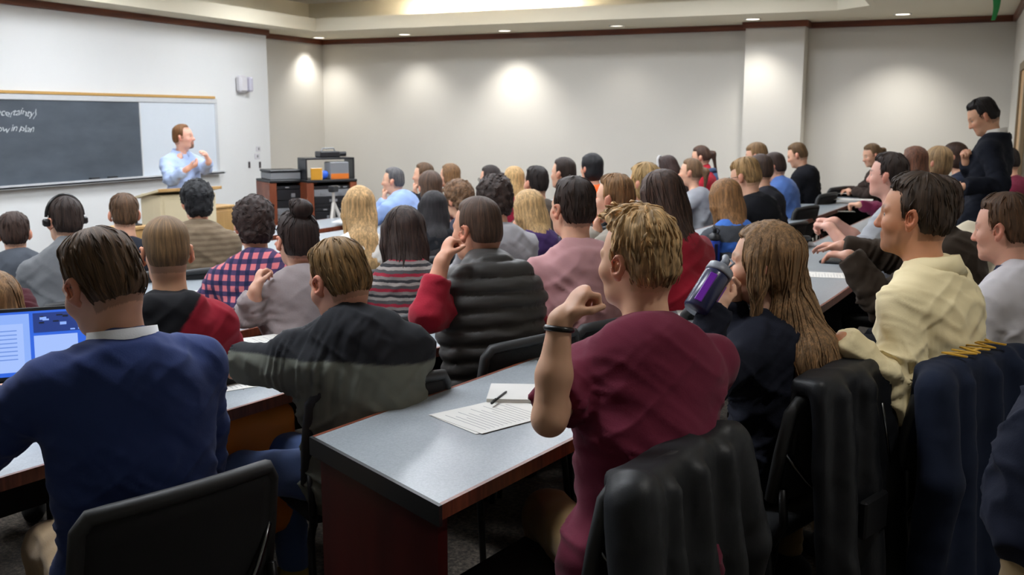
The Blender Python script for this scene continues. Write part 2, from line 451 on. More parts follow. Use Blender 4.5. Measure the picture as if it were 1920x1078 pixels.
def build_hair(hc, Rh, N, h, style, col, w=1.0, toH=None, fringe=0., length=.3, path=None, seed=0, tip=None, part=0.):
    rng = np.random.RandomState(seed+5); prims = []; k = .02; keep = None; amp = .004; fq = 9.
    def a(p, kk=.02): p.k = kk; prims.append(p)
    e, top = .009, .012
    if style == 'buzz': e, top, amp = .004, .006, .0012
    if style == 'curly': e, top, amp = .026, .026, .012
    if style in ('bob',): e, top = .018, .016
    if style in ('long', 'pony', 'bun'): e, top = .012, .01
    if style == 'quiff': e, top, amp = .011, .016, .006
    if style != 'thin':
        a(ell((-.014, 0, .036+top*.4), (.1+e, .077*w+e, .088+top*.8)))
    else: a(ell((-.016, 0, .03), (.1+.01, .077*w+.01, .088)))
    a(ell((-.05, 0, -.02), (.06+e, .064*w+e*.9, .066+e)))
    hl = .074-fringe
    low = -.056; side = .026; slow = -.016
    if style == 'buzz': low = -.05; slow = -.008
    if style in ('curly',): low = -.09; slow = -.04; side = .04; hl = .062-fringe
    if style == 'bob': low = -.125; slow = -.11; side = .05; a(ell((-.03, 0, -.05), (.078, .09*w, .08)), .03)
    longs = style in ('long', 'half')
    if longs: side = .052; slow = -.4; low = -.6
    if style == 'pony': low = -.05; slow = -.0
    if style == 'bun': low = -.06; slow = -.005
    def keepf(P):
        x, y, z = P.T
        t1 = hl-z+np.clip(x-.02, 0, .06)*(.25 if fringe == 0 else -.1)
        if style == 'thin': t1 = np.full(len(x), .05)
        t2 = np.maximum(x-side, slow-z); t3 = np.maximum(x+.028, low-z)
        r = np.minimum(np.minimum(t1, t2), t3)
        if style == 'thin': r = np.maximum(r, np.maximum(z-.075+np.abs(y)*0, x-.02)); r = np.maximum(r, np.where(z > .07, .02, -.1))
        return r
    if style in ('short', 'buzz', 'pony', 'bun', 'thin', 'quiff'):
        c1 = ell((-.012, 0, .035), (.098, .077*w, .088)); c2 = ell((-.05, 0, -.02), (.06, .062*w, .068))
        def shell(P_):
            a_ = c1.fn(P_); b_ = c2.fn(P_); h_ = np.maximum(.03-np.abs(a_-b_), 0)/.03; sk_ = np.minimum(a_, b_)-h_*h_*.0075
            th = e+(top-e+.006)*smoothstep(.03, .11, P_[:, 2]); return sk_-th*(.22+.78*smoothstep(0, .034, -keepf(P_)))
        hp = Prim(); hp.fn = shell; hp.lo = np.minimum(c1.lo, c2.lo)-.03; hp.hi = np.maximum(c1.hi, c2.hi)+.03; hp.k = 0; prims = [hp]
    F0 = list(prims)
    if style == 'pony':
        pts = path or [A(-.1, 0, .035), A(-.15, 0, .01), A(-.15, 0, -.08), A(-.14, 0, -.08-length)]
        rr = np.linspace(.03, .012, len(pts)); rr[1] = .036
        ext = [rcap(pts[i], pts[i+1], rr[i], rr[i+1]) for i in range(len(pts)-1)]
    elif style == 'bun': ext = [ell((-.075, 0, .145), (.044, .048, .042)), ell((-.05, .018, .165), (.03, .03, .024))]
    elif style == 'quiff':
        ext = []
        for i in range(70):
            x0 = rng.uniform(-.09, .075); y0 = rng.uniform(-.06, .06); z0 = .036+.105*math.sqrt(max(.05, 1-(x0/.11)**2-(y0/.09)**2))
            d = nrm(A(rng.uniform(.1, .9), rng.uniform(-.6, .6), rng.uniform(-.1, .25))); L = rng.uniform(.015, .03)
            ext.append(rcap((x0, y0, z0), A(x0, y0, z0)+d*L, .009, .004))
    elif longs:
        ax = Rh.T@A(1, 0, 0); ext = []
        if path is None:
            pts = [hc+Rh@A(-.045, 0, .02), hc+Rh@A(-.07, 0, -.08), N+A(-.085, 0, -.03), N+A(-.125, 0, -.03-length*.5), N+A(-.12, 0, -.03-length)]
        else: pts = path
        ws = [.085, .086, .088, .085, .06] if len(pts) == 5 else list(np.linspace(.085, .045, len(pts)))
        P_ = [(p-hc)@Rh for p in pts]
        for i in range(len(pts)-1):
            q = rcap(P_[i], P_[i+1], ws[i]*w, ws[i+1]*w, ax=ax, f=.55); q.k = .03; ext.append(q)
        for s in (1, -1):
            b = rcap((.01, .078*s*w, .03), (-.002, .088*s*w, -.05), .028, .027); b.k = .02; ext.append(b)
            b2 = rcap((-.002, .088*s*w, -.05), (-.01, .085*s, -.14-length*.2), .022, .016); b2.k = .02; ext.append(b2)
    else: ext = []
    if tip is not None: ext += tip
    F = Field(F0+ext, h, pad=.025)
    for p in F0: F.add(p, p.k)
    F.clip(keepf, .006)
    for s in (1, -1):
        if style not in ('long', 'half', 'bob', 'curly'):
            F.sub(ell((-.004, s*.095*w, -.012), (.03, .03, .044)), .008)
    for p in ext: F.add(p, getattr(p, 'k', .008 if style == 'quiff' else .012))
    if longs or style == 'bob':   # keep the face free
        F.sub(ell((.1, 0, -.03-fringe*.5), (.07, .058*w, .1)), .01)
    V, Q = F.mesh()
    if len(V) == 0: return None
    V = relax(V, Q, 1); Nn = normals(V, Q)
    x, y, z = V.T; phi = np.arctan2(y-part, x+.035); rr = np.sqrt((x+.035)**2+y**2)
    if style == 'curly' or style == 'quiff':
        st = fbm(np.stack([x*70, y*70, z*45], 1)+seed, 2)
    else:
        st = .5*fbm(np.stack([np.cos(phi)*fq, np.sin(phi)*fq, z*5+rr*8], 1)+seed, 3)+.5*fbm(np.stack([np.cos(phi)*fq*3, np.sin(phi)*fq*3, z*9+rr*9], 1)+seed, 2)
        if longs: st = .6*st+.4*fbm(np.stack([x*90, y*90, z*6], 1)+seed, 2)
    V = V+Nn*((st-.5)*2*amp*(1.6 if longs else 1))[:, None]
    c = A(lin(col)); c = c*(1.3 if c.mean() < .09 else 1.05); C = c*(.55+.9*st)[:, None]
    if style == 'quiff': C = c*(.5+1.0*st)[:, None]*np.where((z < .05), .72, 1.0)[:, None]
    if style == 'buzz': C = c*(.8+.4*st)[:, None]
    HV = np.stack([np.cos(phi)*.1, np.sin(phi)*.1, z*.06+rr*.1], 1)
    if longs: HV = np.stack([x, y, z*.06], 1)
    if style == 'curly': HV = V*.6
    if h < .0105 and style != 'buzz':
        lv, lq, lc, lh = locks(V, normals(V, Q), HV, C, style, longs, seed, 260 if h < .0055 else 170, keepf)
        Q = np.concatenate([Q, lq+len(V)]); V = np.concatenate([V, lv]); C = np.concatenate([C, lc]); HV = np.concatenate([HV, lh])
    return hc+V@Rh.T, Q, np.clip(C, 0, 1), HV
def locks(V, Nn, HV, C, style, longs, seed, cnt, keepf):
    from mathutils.kdtree import KDTree
    rng = np.random.RandomState(seed+9); kd = KDTree(len(V))
    for i, v in enumerate(V): kd.insert(v, i)
    kd.balance(); crown = A(-.03, 0, .13); ov, oq, oc, oh = [], [], [], []
    steps = 9 if longs else 5; L = .028 if longs else (.011 if style != 'quiff' else .009)
    if longs: cnt = int(cnt*1.3)
    idx = rng.randint(0, len(V), cnt)
    for i0 in idx:
        if style in ('pony', 'bun') and V[i0][0] < -.1: continue
        p = V[i0].copy(); pts = []; nn = Nn[i0]; sway = rng.uniform(-.25, .25); r0 = rng.uniform(.0022, .0042)*(1.2 if style == 'quiff' else 1); lift = rng.uniform(.0005, .003)
        tl = L*rng.uniform(.6, 1.3)
        dirv = nrm(rng.normal(size=3)) if style == 'curly' else None
        for k in range(steps):
            _, j, _ = kd.find(p); nn = Nn[j]; q = V[j]+nn*lift*(1+.25*k*(style == 'quiff')); pts.append((q, nn, HV[j]))
            fl = q-crown; fl = nrm(fl)+A(0, 0, -1.2 if longs or q[2] < .03 else -.1)
            if style == 'bun': fl = A(-.06, 0, .11)-q
            if style == 'pony': fl = A(-.11, 0, .03)-q
            if style == 'curly': dirv = nrm(dirv+rng.normal(size=3)*.5); fl = dirv
            t = fl-(fl@nn)*nn; t = nrm(t); sd = np.cross(nn, t); p = q+(t+sd*sway)*tl
            if style not in ('bun', 'pony') and not longs and k > 1 and keepf(p[None])[0] > .004: break
        if len(pts) < 3: continue
        b = len(ov); m = len(pts); c = C[i0]*rng.uniform(.7, 1.2)
        for k, (q, nn, hv) in enumerate(pts):
            t = pts[min(k+1, m-1)][0]-pts[max(k-1, 0)][0]; sd = nrm(np.cross(nn, t)); rr_ = r0*math.sin(math.pi*(.12+.86*k/(m-1)))
            for a_, b_ in ((1, -.2), (0, .7), (-1, -.2), (0, -.6)): ov.append(q+sd*rr_*a_+nn*rr_*b_); oc.append(c); oh.append(hv+sd*rr_*a_)
        for k in range(m-1):
            for e_ in range(4): oq.append((b+4*k+e_, b+4*k+(e_+1) % 4, b+4*k+4+(e_+1) % 4, b+4*k+4+e_))
    if not ov: return np.zeros((0, 3)), np.zeros((0, 4), int), np.zeros((0, 3)), np.zeros((0, 3))
    return A(ov), np.array(oq), A(oc), A(oh)
def hand_prims(W, d, n, side, curl=.3, sc=1.0, thick=1.0, spread=.0):
    d = nrm(d); n = nrm(n-(n@d)*d); s = np.cross(n, d)*side    # s points to the thumb side
    L = []
    def a(p, k): p.k = k; L.append(p)
    K = W+d*.085*sc
    a(rcap(W+d*.015, K-d*.012, .031*sc, .039*sc, ax=n, f=.42), .012)
    a(ell(W+d*.035*sc+s*.022*sc+n*.008, (.026*sc, .02*sc, .018*sc), np.stack([d, s, n], 1)), .012)
    ln = (.068, .078, .072, .056); off = (.028, .0095, -.0095, -.027)
    for i in range(4):
        p = K+s*off[i]*sc-d*(.0, .0, .003, .01)[i]; r = .0088*sc*thick; ang = 0.; dirn = d+s*spread*(1.5-i)*.3
        for j, f in enumerate((.45, .32, .23)):
            ang += curl*(1.25, 1.5, 1.0)[j]*(1+.12*i)
            v = nrm(dirn)*math.cos(ang)+n*math.sin(ang); q = p+v*ln[i]*f*sc
            a(rcap(p, q, r, r*.92), .004); p = q; r *= .92
    p = W+d*.03*sc+s*.032*sc; v = nrm(d*.62+s*(.75-.5*curl)+n*(.15+.5*curl)); q = p+v*.042*sc
    a(rcap(p, q, .0115*sc*thick, .0098*sc*thick), .008)
    v = nrm(d*.85+s*(.3-.5*curl)+n*(.1+.6*curl)); a(rcap(q, q+v*.034*sc, .0098*sc*thick, .008*sc), .005)
    return L
def ik(S, W, hint, l1, l2):
    d = W-S; L = np.linalg.norm(d); Lm = (l1+l2)*.995
    if L > Lm: W = S+d/L*Lm; d = W-S; L = Lm
    u = d/L; a = (l1*l1-l2*l2+L*L)/(2*L); hh = math.sqrt(max(l1*l1-a*a, 0))
    p = A(hint)-(A(hint)@u)*u; return S+u*a+nrm(p)*hh, W
PEOPLE = {}
_first = []
CHAIRS = []
def person(key, label, who, px, py, D, ah=None, ab=None, pitch=0., roll=0., row='A', lean=.1, lside=0., sex='m', skin='d9a88c',
           hair=('short', '3a2a20'), ho=None, top=('sweater', '555555'), to=None, bottom='22242c', L='desk', R='desk', pose='sit',
           beard=None, sw=None, chair=True, extra=None, wide=1.0, shoe='20201f', tz=.74, legyaw=0., sleeve=1.0, width=1.0, twist=0., legs=True, shd=0., cshift=0., armk=.03, cy=None, cl=0., watch=0):
    Hw = atd(px, py, D)-A(0, 0, .008); zf = ROWZ[row]; vr = math.atan2(Hw[1], Hw[0])
    lec = math.atan2(8.1-Hw[1], -7.2-Hw[0]); alec = math.degrees((lec-vr+math.pi) % (2*math.pi)-math.pi)
    if ah is None: ah = alec+random.uniform(-8, 8)
    if ab is None: ab = .6*ah+.4*(54-math.degrees(math.atan2(960-px, FPX)))
    yaw = vr+rad(ab); f = A(math.cos(yaw), math.sin(yaw), 0); l = A(-f[1], f[0], 0)
    base = Hw-f*lean-l*lside; base[2] = zf
    hc = A(lean, lside, Hw[2]-zf)
    Rb = Rz(yaw)
    def toL(p): return Rb.T@(A(p)-base)
    Rh = Rz(rad(ah-ab))@Ry(rad(pitch))@Rx(rad(roll))
    sit = pose == 'sit'
    hv = Rh@A(-.028, 0, -.06)
    N = hc+hv+A(-.028, 0, -.122)
    sw = sw or (.172 if sex == 'm' else .15); sw *= width
    gz = 1.0 if sex == 'm' else .92
    pz = .56 if sit else .93*(hc[2]/1.66)
    P0 = A(0, 0, pz)
    M0 = P0+(N-P0)*.45+A(-.035 if sit else -.0, 0, 0); Ct = P0+(N-P0)*.76+A(-.02, 0, 0)
    TW = Rz(rad(twist))
    SH = {s: N+TW@A(-.012, s*sw, 0)+A(0, 0, -.078-shd) for s in (1, -1)}
    hh = .0046 if D < 3.4 else .0065 if D < 5 else .0085 if D < 8 else .0105      # head voxel
    hb = .0075 if D < 3.4 else .010 if D < 5 else .014 if D < 8 else .018          # garment voxel
    rt = root('person', tuple(base), yaw); tag(rt, label, 'person', 'people in the lecture room')
    # ---- arms
    l1, l2 = .285*gz, .255*gz; arms = {}
    for s, sp in ((1, L), (-1, R)):
        S = SH[s]; curl = .35; n = A(0, 0, -1); dh = None; thick = 1.0 if D < 5 else 1.15 if D < 8 else 1.35
        if isinstance(sp, dict):
            g = lambda q: toL(atd(*q)) if len(q) == 3 and not isinstance(q, np.ndarray) else A(q)
            W = g(sp['w']); curl = sp.get('curl', .4)
            if 'e' in sp: E_ = g(sp['e'])
            else: E_, W = ik(S, W, sp.get('hint', (-.2, s*.5, -1)), l1, l2)
            if 'n' in sp: n = A(sp['n'])
            if 'd' in sp: dh = A(sp['d'])
            cb = lambda q: Rb.T@(_r*q[0]+_u*q[1]+_f*q[2])
            if 'nc' in sp: n = cb(sp['nc'])
            if 'dc' in sp: dh = cb(sp['dc'])
            if 'hc' in sp and 'e' not in sp: E_, W = ik(S, W, cb(sp['hc']), l1, l2)
        elif sp == 'desk': W = A(max(.33, hc[0]+.2), s*.13, tz+.035); E_, W = ik(S, W, (-.35, s*.9, -.6), l1, l2); dh = A(1, -s*.5, -.05)
        elif sp == 'fold': W = A(max(.30, hc[0]+.15), -s*.03, tz+.045+(.03 if s > 0 else 0)); E_, W = ik(S, W, (-.1, s, -.6), l1, l2); dh = A(.2, -s, 0)
        elif sp == 'write': W = A(max(.34, hc[0]+.18), s*.06, tz+.04); E_, W = ik(S, W, (-.2, s*1, -.5), l1, l2); dh = A(.8, -s*.6, -.1); curl = .7
        elif sp == 'chin':
            W = hc+Rh@A(.075, s*.035, -.175); E_ = A(hc[0]+.19, s*.13, tz+.05); dh = nrm(hc+Rh@A(.09, s*.01, -.1)-W); n = Rh@A(-1, -s*.2, .2); curl = .85
        elif sp == 'cheek':
            W = hc+Rh@A(.045, s*.085, -.15); E_ = A(hc[0]+.16, s*.18, tz+.05); dh = nrm(hc+Rh@A(.03, s*.088, -.03)-W); n = Rh@A(-.2, -s, 0); curl = .45
        elif sp == 'lap': W = A(.26, s*.07, .66); E_, W = ik(S, W, (-.5, s*.6, -.3), l1, l2); dh = A(.7, -s*.7, -.1)
        elif sp == 'down': W = A(.05, s*(sw+.08), pz-.1); E_, W = ik(S, W, (-1, s*.3, 0), l1, l2); n = A(0, -s, 0)
        elif sp == 'cross': W = A(hc[0]+.2, -s*.1, N[2]-.3); E_, W = ik(S, W, (-.1, s*.7, -1), l1, l2); dh = A(.1, -s, .1); n = A(-1, 0, 0)
        if dh is None: dh = W-E_
        arms[s] = (S, E_, W, nrm(dh), n, curl, thick)
    # ---- skin: head, neck, arms, hands (one mesh)
    hcol = hair[1]
    parts = [build_head(hc, Rh, N, hh, skin, hcol, beard=beard, w=wide, sex=sex)]
    sk = A(lin(skin)); off = len(parts[0][0])
    hs = .0042 if D < 3.6 else .006 if D < 6 else .0085 if D < 9 else .011
    for s in (1, -1):
        S, E_, W, dh, n, curl, thick = arms[s]
        pr = []
        q = rcap(E_*.35+S*.65, E_, .044*gz, .038*gz); q.k = .02; pr.append(q)
        q = rcap(E_, E_*.55+W*.45, .04*gz, .041*gz); q.k = .02; pr.append(q)
        q = rcap(E_*.55+W*.45, W, .041*gz, .0265*gz); q.k = .02; pr.append(q)
        q = rcap(W, W+dh*.02, .0265*gz, .026*gz, ax=n, f=.85); q.k = .02; pr.append(q)
        pr += hand_prims(W, dh, n, s, curl, .95*gz+.03, thick)
        V, Q = union(pr, hs, .01)
        C = np.tile(sk, (len(V), 1))*(.92+.16*fbm(V*35, 2))[:, None]
        kd = np.linalg.norm(V-(W+dh*.1), axis=1); C = C*(1-np.exp(-(kd/.05)**2)[:, None]*A(.0, .1, .1))
        parts.append((V, Q, C))
    V = np.concatenate([p[0] for p in parts]); C = np.concatenate([p[2] for p in parts]); n0 = 0; QQ = []
    for p in parts: QQ.append(p[1]+n0 if p is not parts[0] else p[1]); n0 += len(p[0])
    body = add_mesh('body', V, np.concatenate(QQ), M_SKIN, rt, col=np.clip(C, 0, 1))
    # ---- hair
    ho = dict(ho or {})
    if 'path' in ho and hair[0] != 'pony': ho['path'] = [toL(atd(*q)) if len(q) == 3 and q[0] > 3 else A(q) for q in ho['path']]
    hd = build_hair(hc, Rh, N, hh*1.05 if hair[0] != 'long' else hh*1.25, hair[0], hcol, w=wide, seed=int(abs(px)), **ho)
    if hd is not None: add_mesh('hair', hd[0], hd[1], M_HAIR, rt, col=hd[2], hv=hd[3])
    # ---- top garment
    to = dict(to or {}); kind, tcol = top[0], top[1]
    e = dict(tee=.008, shirt=.012, sweater=.014, hoodie=.022, jacket=.024, blazer=.020, vest=.012, cardigan=.016).get(kind, .014)
    fx = TW@A(1, 0, 0); tp = []
    def a(p, k=.05): p.k = k; tp.append(p)
    wb = sw/.172*to.get('bulk', 1.0)
    hipz = P0+A(-.01, 0, -.01 if sit else .02)
    a(rcap(hipz+A(0, .065*wb, 0), hipz+A(0, -.065*wb, 0), .118+e*.6, ax=A(0, 0, 1), f=.95))
    a(rcap(P0, M0, .15*wb+e, .145*wb+e, ax=A(1, 0, 0), f=.74))
    a(rcap(M0, Ct, .145*wb+e, .165*wb+e, ax=fx, f=.68))
    a(rcap(Ct, N+A(-.015, 0, -.10), .165*wb+e, .13*wb+e, ax=fx, f=.7))
    for s in (1, -1):
        S = SH[s]; a(rcap(S+TW@A(0, -s*.03, .0), N+A(-.014, s*.045, -.036), .05+e, .042+e*.6), .05)
        a(ell(S+TW@A(0, -s*.015, -.015), (.056+e, .05+e, .056+e)), .04)
        a(ell(Ct+TW@A(.03 if sex == 'm' else .05, s*.075, -.0), (.09+e, .085, .1)), .05)
    sl = sleeve
    for s in (1, -1):
        S, E_, W, dh, n, curl, thick = arms[s]; g = gz*to.get('armr', 1.0)
        if kind == 'vest': continue
        if sl <= .5:
            t = sl*2; En = S+(E_-S)*t
            a(rcap(S, En, .054*g+e, .05*g+e+.008, cut=[(En, E_-S)]), .03)
        else:
            t = (sl-.5)*2; a(rcap(S, E_, .053*g+e, .044*g+e), armk)
            En = E_+(W-E_)*t; a(rcap(E_, En, .045*g+e, .032*g+e*1.1, cut=[(En, W-E_)]), .025)
    if kind in ('hoodie',) or to.get('hood'):
        a(rcap(N+A(-.09, .06, .0), N+A(-.09, -.06, .0), .048), .03); a(ell(N+A(-.11, 0, -.07), (.05, .11, .085)), .03)
        for s in (1, -1): a(rcap(N+A(-.08, s*.07, .005), N+A(.045, s*.075, -.035), .036, .022), .02)
    if to.get('collar') == 'stand' or kind in ('jacket', 'vest') and to.get('collar') != 'none':
        nd = nrm(hv+A(-.03, 0, -.1))
        a(rcap(N-nd*.055+A(-.012, 0, 0), N+A(-.01, 0, -.02), .066, .085), .025)
    if kind == 'blazer':
        pts = [N+A(-.014+.092*math.cos(t), .094*math.sin(t), .008-.014*math.cos(t)) for t in np.linspace(rad(75), rad(285), 9)]
        for q0_, q1_ in zip(pts[:-1], pts[1:]): a(rcap(q0_, q1_, .018, .018, ax=A(0, 0, 1), f=1.5), .01)
    if not sit and kind in ('blazer', 'jacket'):
        a(rcap(P0+A(0, .05, -.12), P0+A(0, -.05, -.12), .135+e), .05)
    if to.get('skirt'): a(rcap(P0+A(-.06, .07, -.05), P0+A(-.06, -.07, -.05), .14), .05)
    clips = []
    if kind == 'vest':
        for s in (1, -1):
            S = SH[s]
            def cf(P, S=S, s=s): return -(np.linalg.norm((P-(S+A(.01, s*.055, -.045)))*A(.8, 1.25, .8), axis=1)-.07)
            clips.append(cf)
    V, Q = union(tp, hb, .05, clips=clips, it=2)
    Nn = normals(V, Q)
    fa = to.get('fold', .009)*1.5
    # folds: ridged noise stretched across the body + creases round the elbows
    if kind == 'vest' or to.get('puff'):
        zz = V[:, 2]+.02*fbm(V*6, 2)+.15*(V[:, 0]); ph = (zz/.062) % 1.0
        V = V+Nn*(.020*np.sqrt(np.clip(np.sin(np.pi*ph), 0, 1))-.008)[:, None]
        V = V+Nn*((fbm(V*A(14, 14, 50), 2)-.5)*.01)[:, None]
    else:
        W1 = V@A([1, 0, 0], [0, .8, .6], [0, -.6, .8]).T; W2 = V@A([1, 0, 0], [0, .8, -.6], [0, .6, .8]).T
        n1 = 1-np.abs(fbm(W1*A(5, 4, 17)+key.__len__()+px*.01, 2)-.5)*4; n2 = 1-np.abs(fbm(W2*A(5, 4, 15)+px*.013, 2)-.5)*4
        low = smoothstep(N[2]-.05, N[2]-.3, V[:, 2])
        n3 = np.clip(1-np.abs(fbm(W1*A(7, 9, 30)+px*.02+5, 2)-.5)*6, 0, 1)
        dsp = fa*(1.25*np.clip(n1, 0, 1)**2+1.25*np.clip(n2, 0, 1)**2+.22*n3-.6)*(.4+.6*low)
        if kind != 'vest':
            for s in (1, -1):
                S, E_, W = arms[s][:3]; rel = V-E_; dist = np.linalg.norm(rel, axis=1); u = nrm(W-S)
                m = np.exp(-(dist/.14)**2); al = rel@u; sd_ = rel-al[:, None]*u; rn = fbm(np.stack([al*42+sd_[:, 2]*14, sd_[:, 0]*9, sd_[:, 1]*9], 1)+s*3+px*.01, 2); dsp = dsp+fa*1.7*m*(np.clip(1-np.abs(rn-.5)*5, 0, 1)-.35)
        V = V+Nn*dsp[:, None]
    mats = [to['mat'] if 'mat' in to else cloth(tcol, knit=kind in ('sweater', 'cardigan'), shiny=(kind == 'vest' or to.get('puff', False)))]
    midx = None; vcol = None
    if 'region' in to:
        g_ = smoothstep(-.004, .004, to['region'](V, dict(N=N, P=P0, SH=SH, arms=arms, hc=hc)))[:, None]
        vcol = A(lin(to['cols'][0]))*(1-g_)+A(lin(to['cols'][1]))*g_; mats = [M_TWOTONE]
    gname = dict(tee='t_shirt', shirt='shirt', sweater='sweater', hoodie='hoodie', jacket='jacket', blazer='blazer', vest='padded_vest', cardigan='cardigan')[kind]
    top_o = add_mesh(gname, V, Q, mats, rt, midx=midx, col=vcol)
    # collar of shirts and blazers
    def ring(name, mat, r0, r1, z0, z1, tilt=.2, open_=.35, thick=.005, cx=-.012):
        mb = MB(); U = 28; V_ = []
        for i in range(U+1):
            th = open_+(2*math.pi-2*open_)*i/U; c, s_ = math.cos(th), math.sin(th)
            for rr, zz in ((r0, z0), (r1, z1), (r1+thick, z1), (r0+thick, z0)):
                q = A(cx+rr*c, rr*1.02*s_, zz-tilt*rr*c); V_.append(N+q)
        F_ = []
        for i in range(U):
            for k in range(4): F_.append((i*4+k, i*4+(k+1) % 4, (i+1)*4+(k+1) % 4, (i+1)*4+k))
        F_ += [(0, 3, 2, 1), (U*4, U*4+1, U*4+2, U*4+3)]
        return add_mesh(name, V_, F_, mat, rt, smooth=True)
    if to.get('collar') == 'shirt':
        ring('collar', cloth(to.get('ccol', tcol)), .085, .07, -.03, .05, open_=.3); ring('collar', cloth(to.get('ccol', tcol)), .102, .074, -.006, .055, thick=.006, open_=.3)
    if kind == 'blazer':
        ring('collar', cloth(to.get('ccol', 'e8e8ea')), .085, .071, -.03, .072, open_=.2, thick=.007)
    if kind in ('tee', 'sweater') and to.get('collar') != 'none':
        ring('neckband', mats[0], .086, .078, -.045, -.012, thick=.008, open_=.0)
    if kind == 'vest':
        e2 = .014; sp = []
        for s in (1, -1):
            S, E_, W = arms[s][:3]; q = rcap(S+A(0, -s*.05, -.02), E_, .06+e2, .05+e2); q.k = .04; sp.append(q)
            En = E_+(W-E_)*.72; q = rcap(E_, En, .05+e2, .038+e2, cut=[(En, W-E_)]); q.k = .03; sp.append(q)
        V, Q = union(sp, hb, .04, it=2); Nn = normals(V, Q)
        V = V+Nn*((np.clip(1-np.abs(fbm(V*A(9, 9, 20), 2)-.5)*4, 0, 1)-.4)*.008)[:, None]
        add_mesh('sweater_sleeves', V, Q, cloth(to['under'], knit=True), rt)
    # ---- trousers and shoes
    tp = []
    def a(p, k=.05): p.k = k; tp.append(p)
    LR = Rz(rad(legyaw))
    if sit:
        a(rcap((0, .06, .555), (0, -.06, .555), .118), .05)
        for s in (1, -1):
            k = LR@A(.41, s*.11, 0)+A(0, 0, .515); an = LR@A(.39, s*.12, 0)+A(0, 0, .10)
            a(rcap((0, s*.085, .545), k, .088, .066), .04); a(rcap(k, an, .066, .052, cut=[(an, (0, 0, -1))]), .03)
    else:
        a(rcap(P0+A(0, .06, 0), P0+A(0, -.06, 0), .125), .05)
        for s in (1, -1):
            k = A(.03, s*.1, pz*.52); an = A(0, s*.1, .05)
            a(rcap(P0+A(0, s*.08, -.03), k, .095, .068), .04); a(rcap(k, an, .068, .06, cut=[(an, (0, 0, -1))]), .03)
    if legs:
        V, Q = union(tp, max(hb, .012), .05, it=2); Nn = normals(V, Q)
        V = V+Nn*((np.clip(1-np.abs(fbm(V*A(8, 8, 22), 2)-.5)*4, 0, 1)-.4)*.007)[:, None]
        add_mesh('trousers', V, Q, cloth(bottom), rt)
        for s in (1, -1):
            c = (LR@A(.39, s*.12, 0) if sit else A(0, s*.1, 0)); dr = LR@A(1, s*.15, 0)
            sp = [rcap(c+dr*-.05+A(0, 0, .045), c+dr*.12+A(0, 0, .035), .042, .038, cut=[(A(0, 0, 0), (0, 0, -1))]), rcap(c+A(0, 0, .05), c+A(0, 0, .1), .042, .045)]
            V, Q = union(sp, max(hb, .011), .03, it=1); add_mesh('shoe', V, Q, cloth(shoe), rt)
    info = dict(rt=rt, base=base, yaw=yaw, hc=hc, Rh=Rh, N=N, SH=SH, arms=arms, toL=toL, who=who, row=row, top=top_o, Rb=Rb)
    PEOPLE[key] = info
    if sit and chair:
        tyaw = vr+rad(54-math.degrees(math.atan2(960-px, FPX))-(8 if D > 5 else 0)); dy = (tyaw-yaw+math.pi) % (2*math.pi)-math.pi
        CHAIRS.append((key, base+f*cshift+l*cl, yaw+(dy*.6 if cy is None else rad(cy)), who))
    if watch:
        S, E_, W = arms[watch][:3]; d_ = nrm(E_-W); c_ = W+d_*.018; u_ = nrm(np.cross(d_, A(.3, .2, 1))); v_ = np.cross(d_, u_)
        MB().tube([c_+(u_*math.cos(t)+v_*math.sin(t))*.0305*gz for t in np.linspace(0, 2*math.pi, 19)], .0075, 6, caps=False).build('wristwatch', simple('black_plastic', '161616', .3), rt, True)
    if extra: extra(info)
    return info
# ------------------------------------------------------------------ the room
m_wall = simple('wall_paint', 'd5d1c8', .85, vary=.02, scale=2, bump=.05, bscale=90)
m_front = simple('front_wall_paint', 'e3e4e3', .85, vary=.02, scale=2, bump=.05, bscale=90)
m_soff = simple('soffit_paint', 'e6ddc6', .85, vary=.02, scale=2)
m_tray = simple('tray_paint', 'e2e0da', .9, vary=.02, scale=2)
m_trim = wood('trim_wood', '4a2314', '7c4025', .45, 2., (1, 1, 14))
def carpet():
    t = NT('carpet'); f = t.noise(55, 4, rough=.8); g = t.noise(3, 2)
    c = t.ramp(f, [(.35, lin('241f1c')), (.5, lin('4a423a')), (.62, lin('6c6355'))])
    t.l(t.mix(t.math('MULTIPLY', g, .3), c, lin('2a2624')), t.b.inputs['Base Color']); t.b.inputs['Roughness'].default_value = 1
    t.bump(t.noise(300, 2), .6, .003); return t.m
m_carpet = carpet()
XF, XR, YW, XB, YL = -9.2, -9.55, 14.2, 1.5, -3.6
ZS, ZC = 2.85, 3.28
def floor():
    order = ['X', 'F', 'E', 'D', 'C', 'A', 'B']; V = []; F = []
    ys = np.arange(YL, YW+.3, .3)
    bounds = [-14]+[EDGE[r]-.62 for r in order[1:]]+[4.]
    for i, r in enumerate(order):
        b = len(V); z = ROWZ[r]
        for y in ys:
            V += [(max(XR-.1, min(XB, bounds[i]+s_row(y))), y, z), (max(XR-.1, min(XB, bounds[i+1]+s_row(y))), y, z)]
        for k in range(len(ys)-1): F.append((b+2*k, b+2*k+1, b+2*k+3, b+2*k+2))
        if i:   # riser towards the row in front
            for k in range(len(ys)-1): F.append((pb+2*k+1, b+2*k, b+2*k+2, pb+2*k+3))
        pb = b
    # underside so that the slab has thickness
    b = len(V); V += [(XR-.1, YL, -.5), (XB, YL, -.5), (XB, YW+.2, -.5), (XR-.1, YW+.2, -.5)]; F.append((b+3, b+2, b+1, b))
    struct(add_mesh('floor', V, F, m_carpet, smooth=False), 'dark speckled carpet floor stepping gently down to the front')
floor()
def sbox(name, lo, hi, mat, label): return struct(MB().box(lo, hi).build(name, mat), label)
sbox('wall_front', (XF-.15, YL, -.5), (XF, 12.27, 3.5), m_front, 'white front wall with the chalkboard')
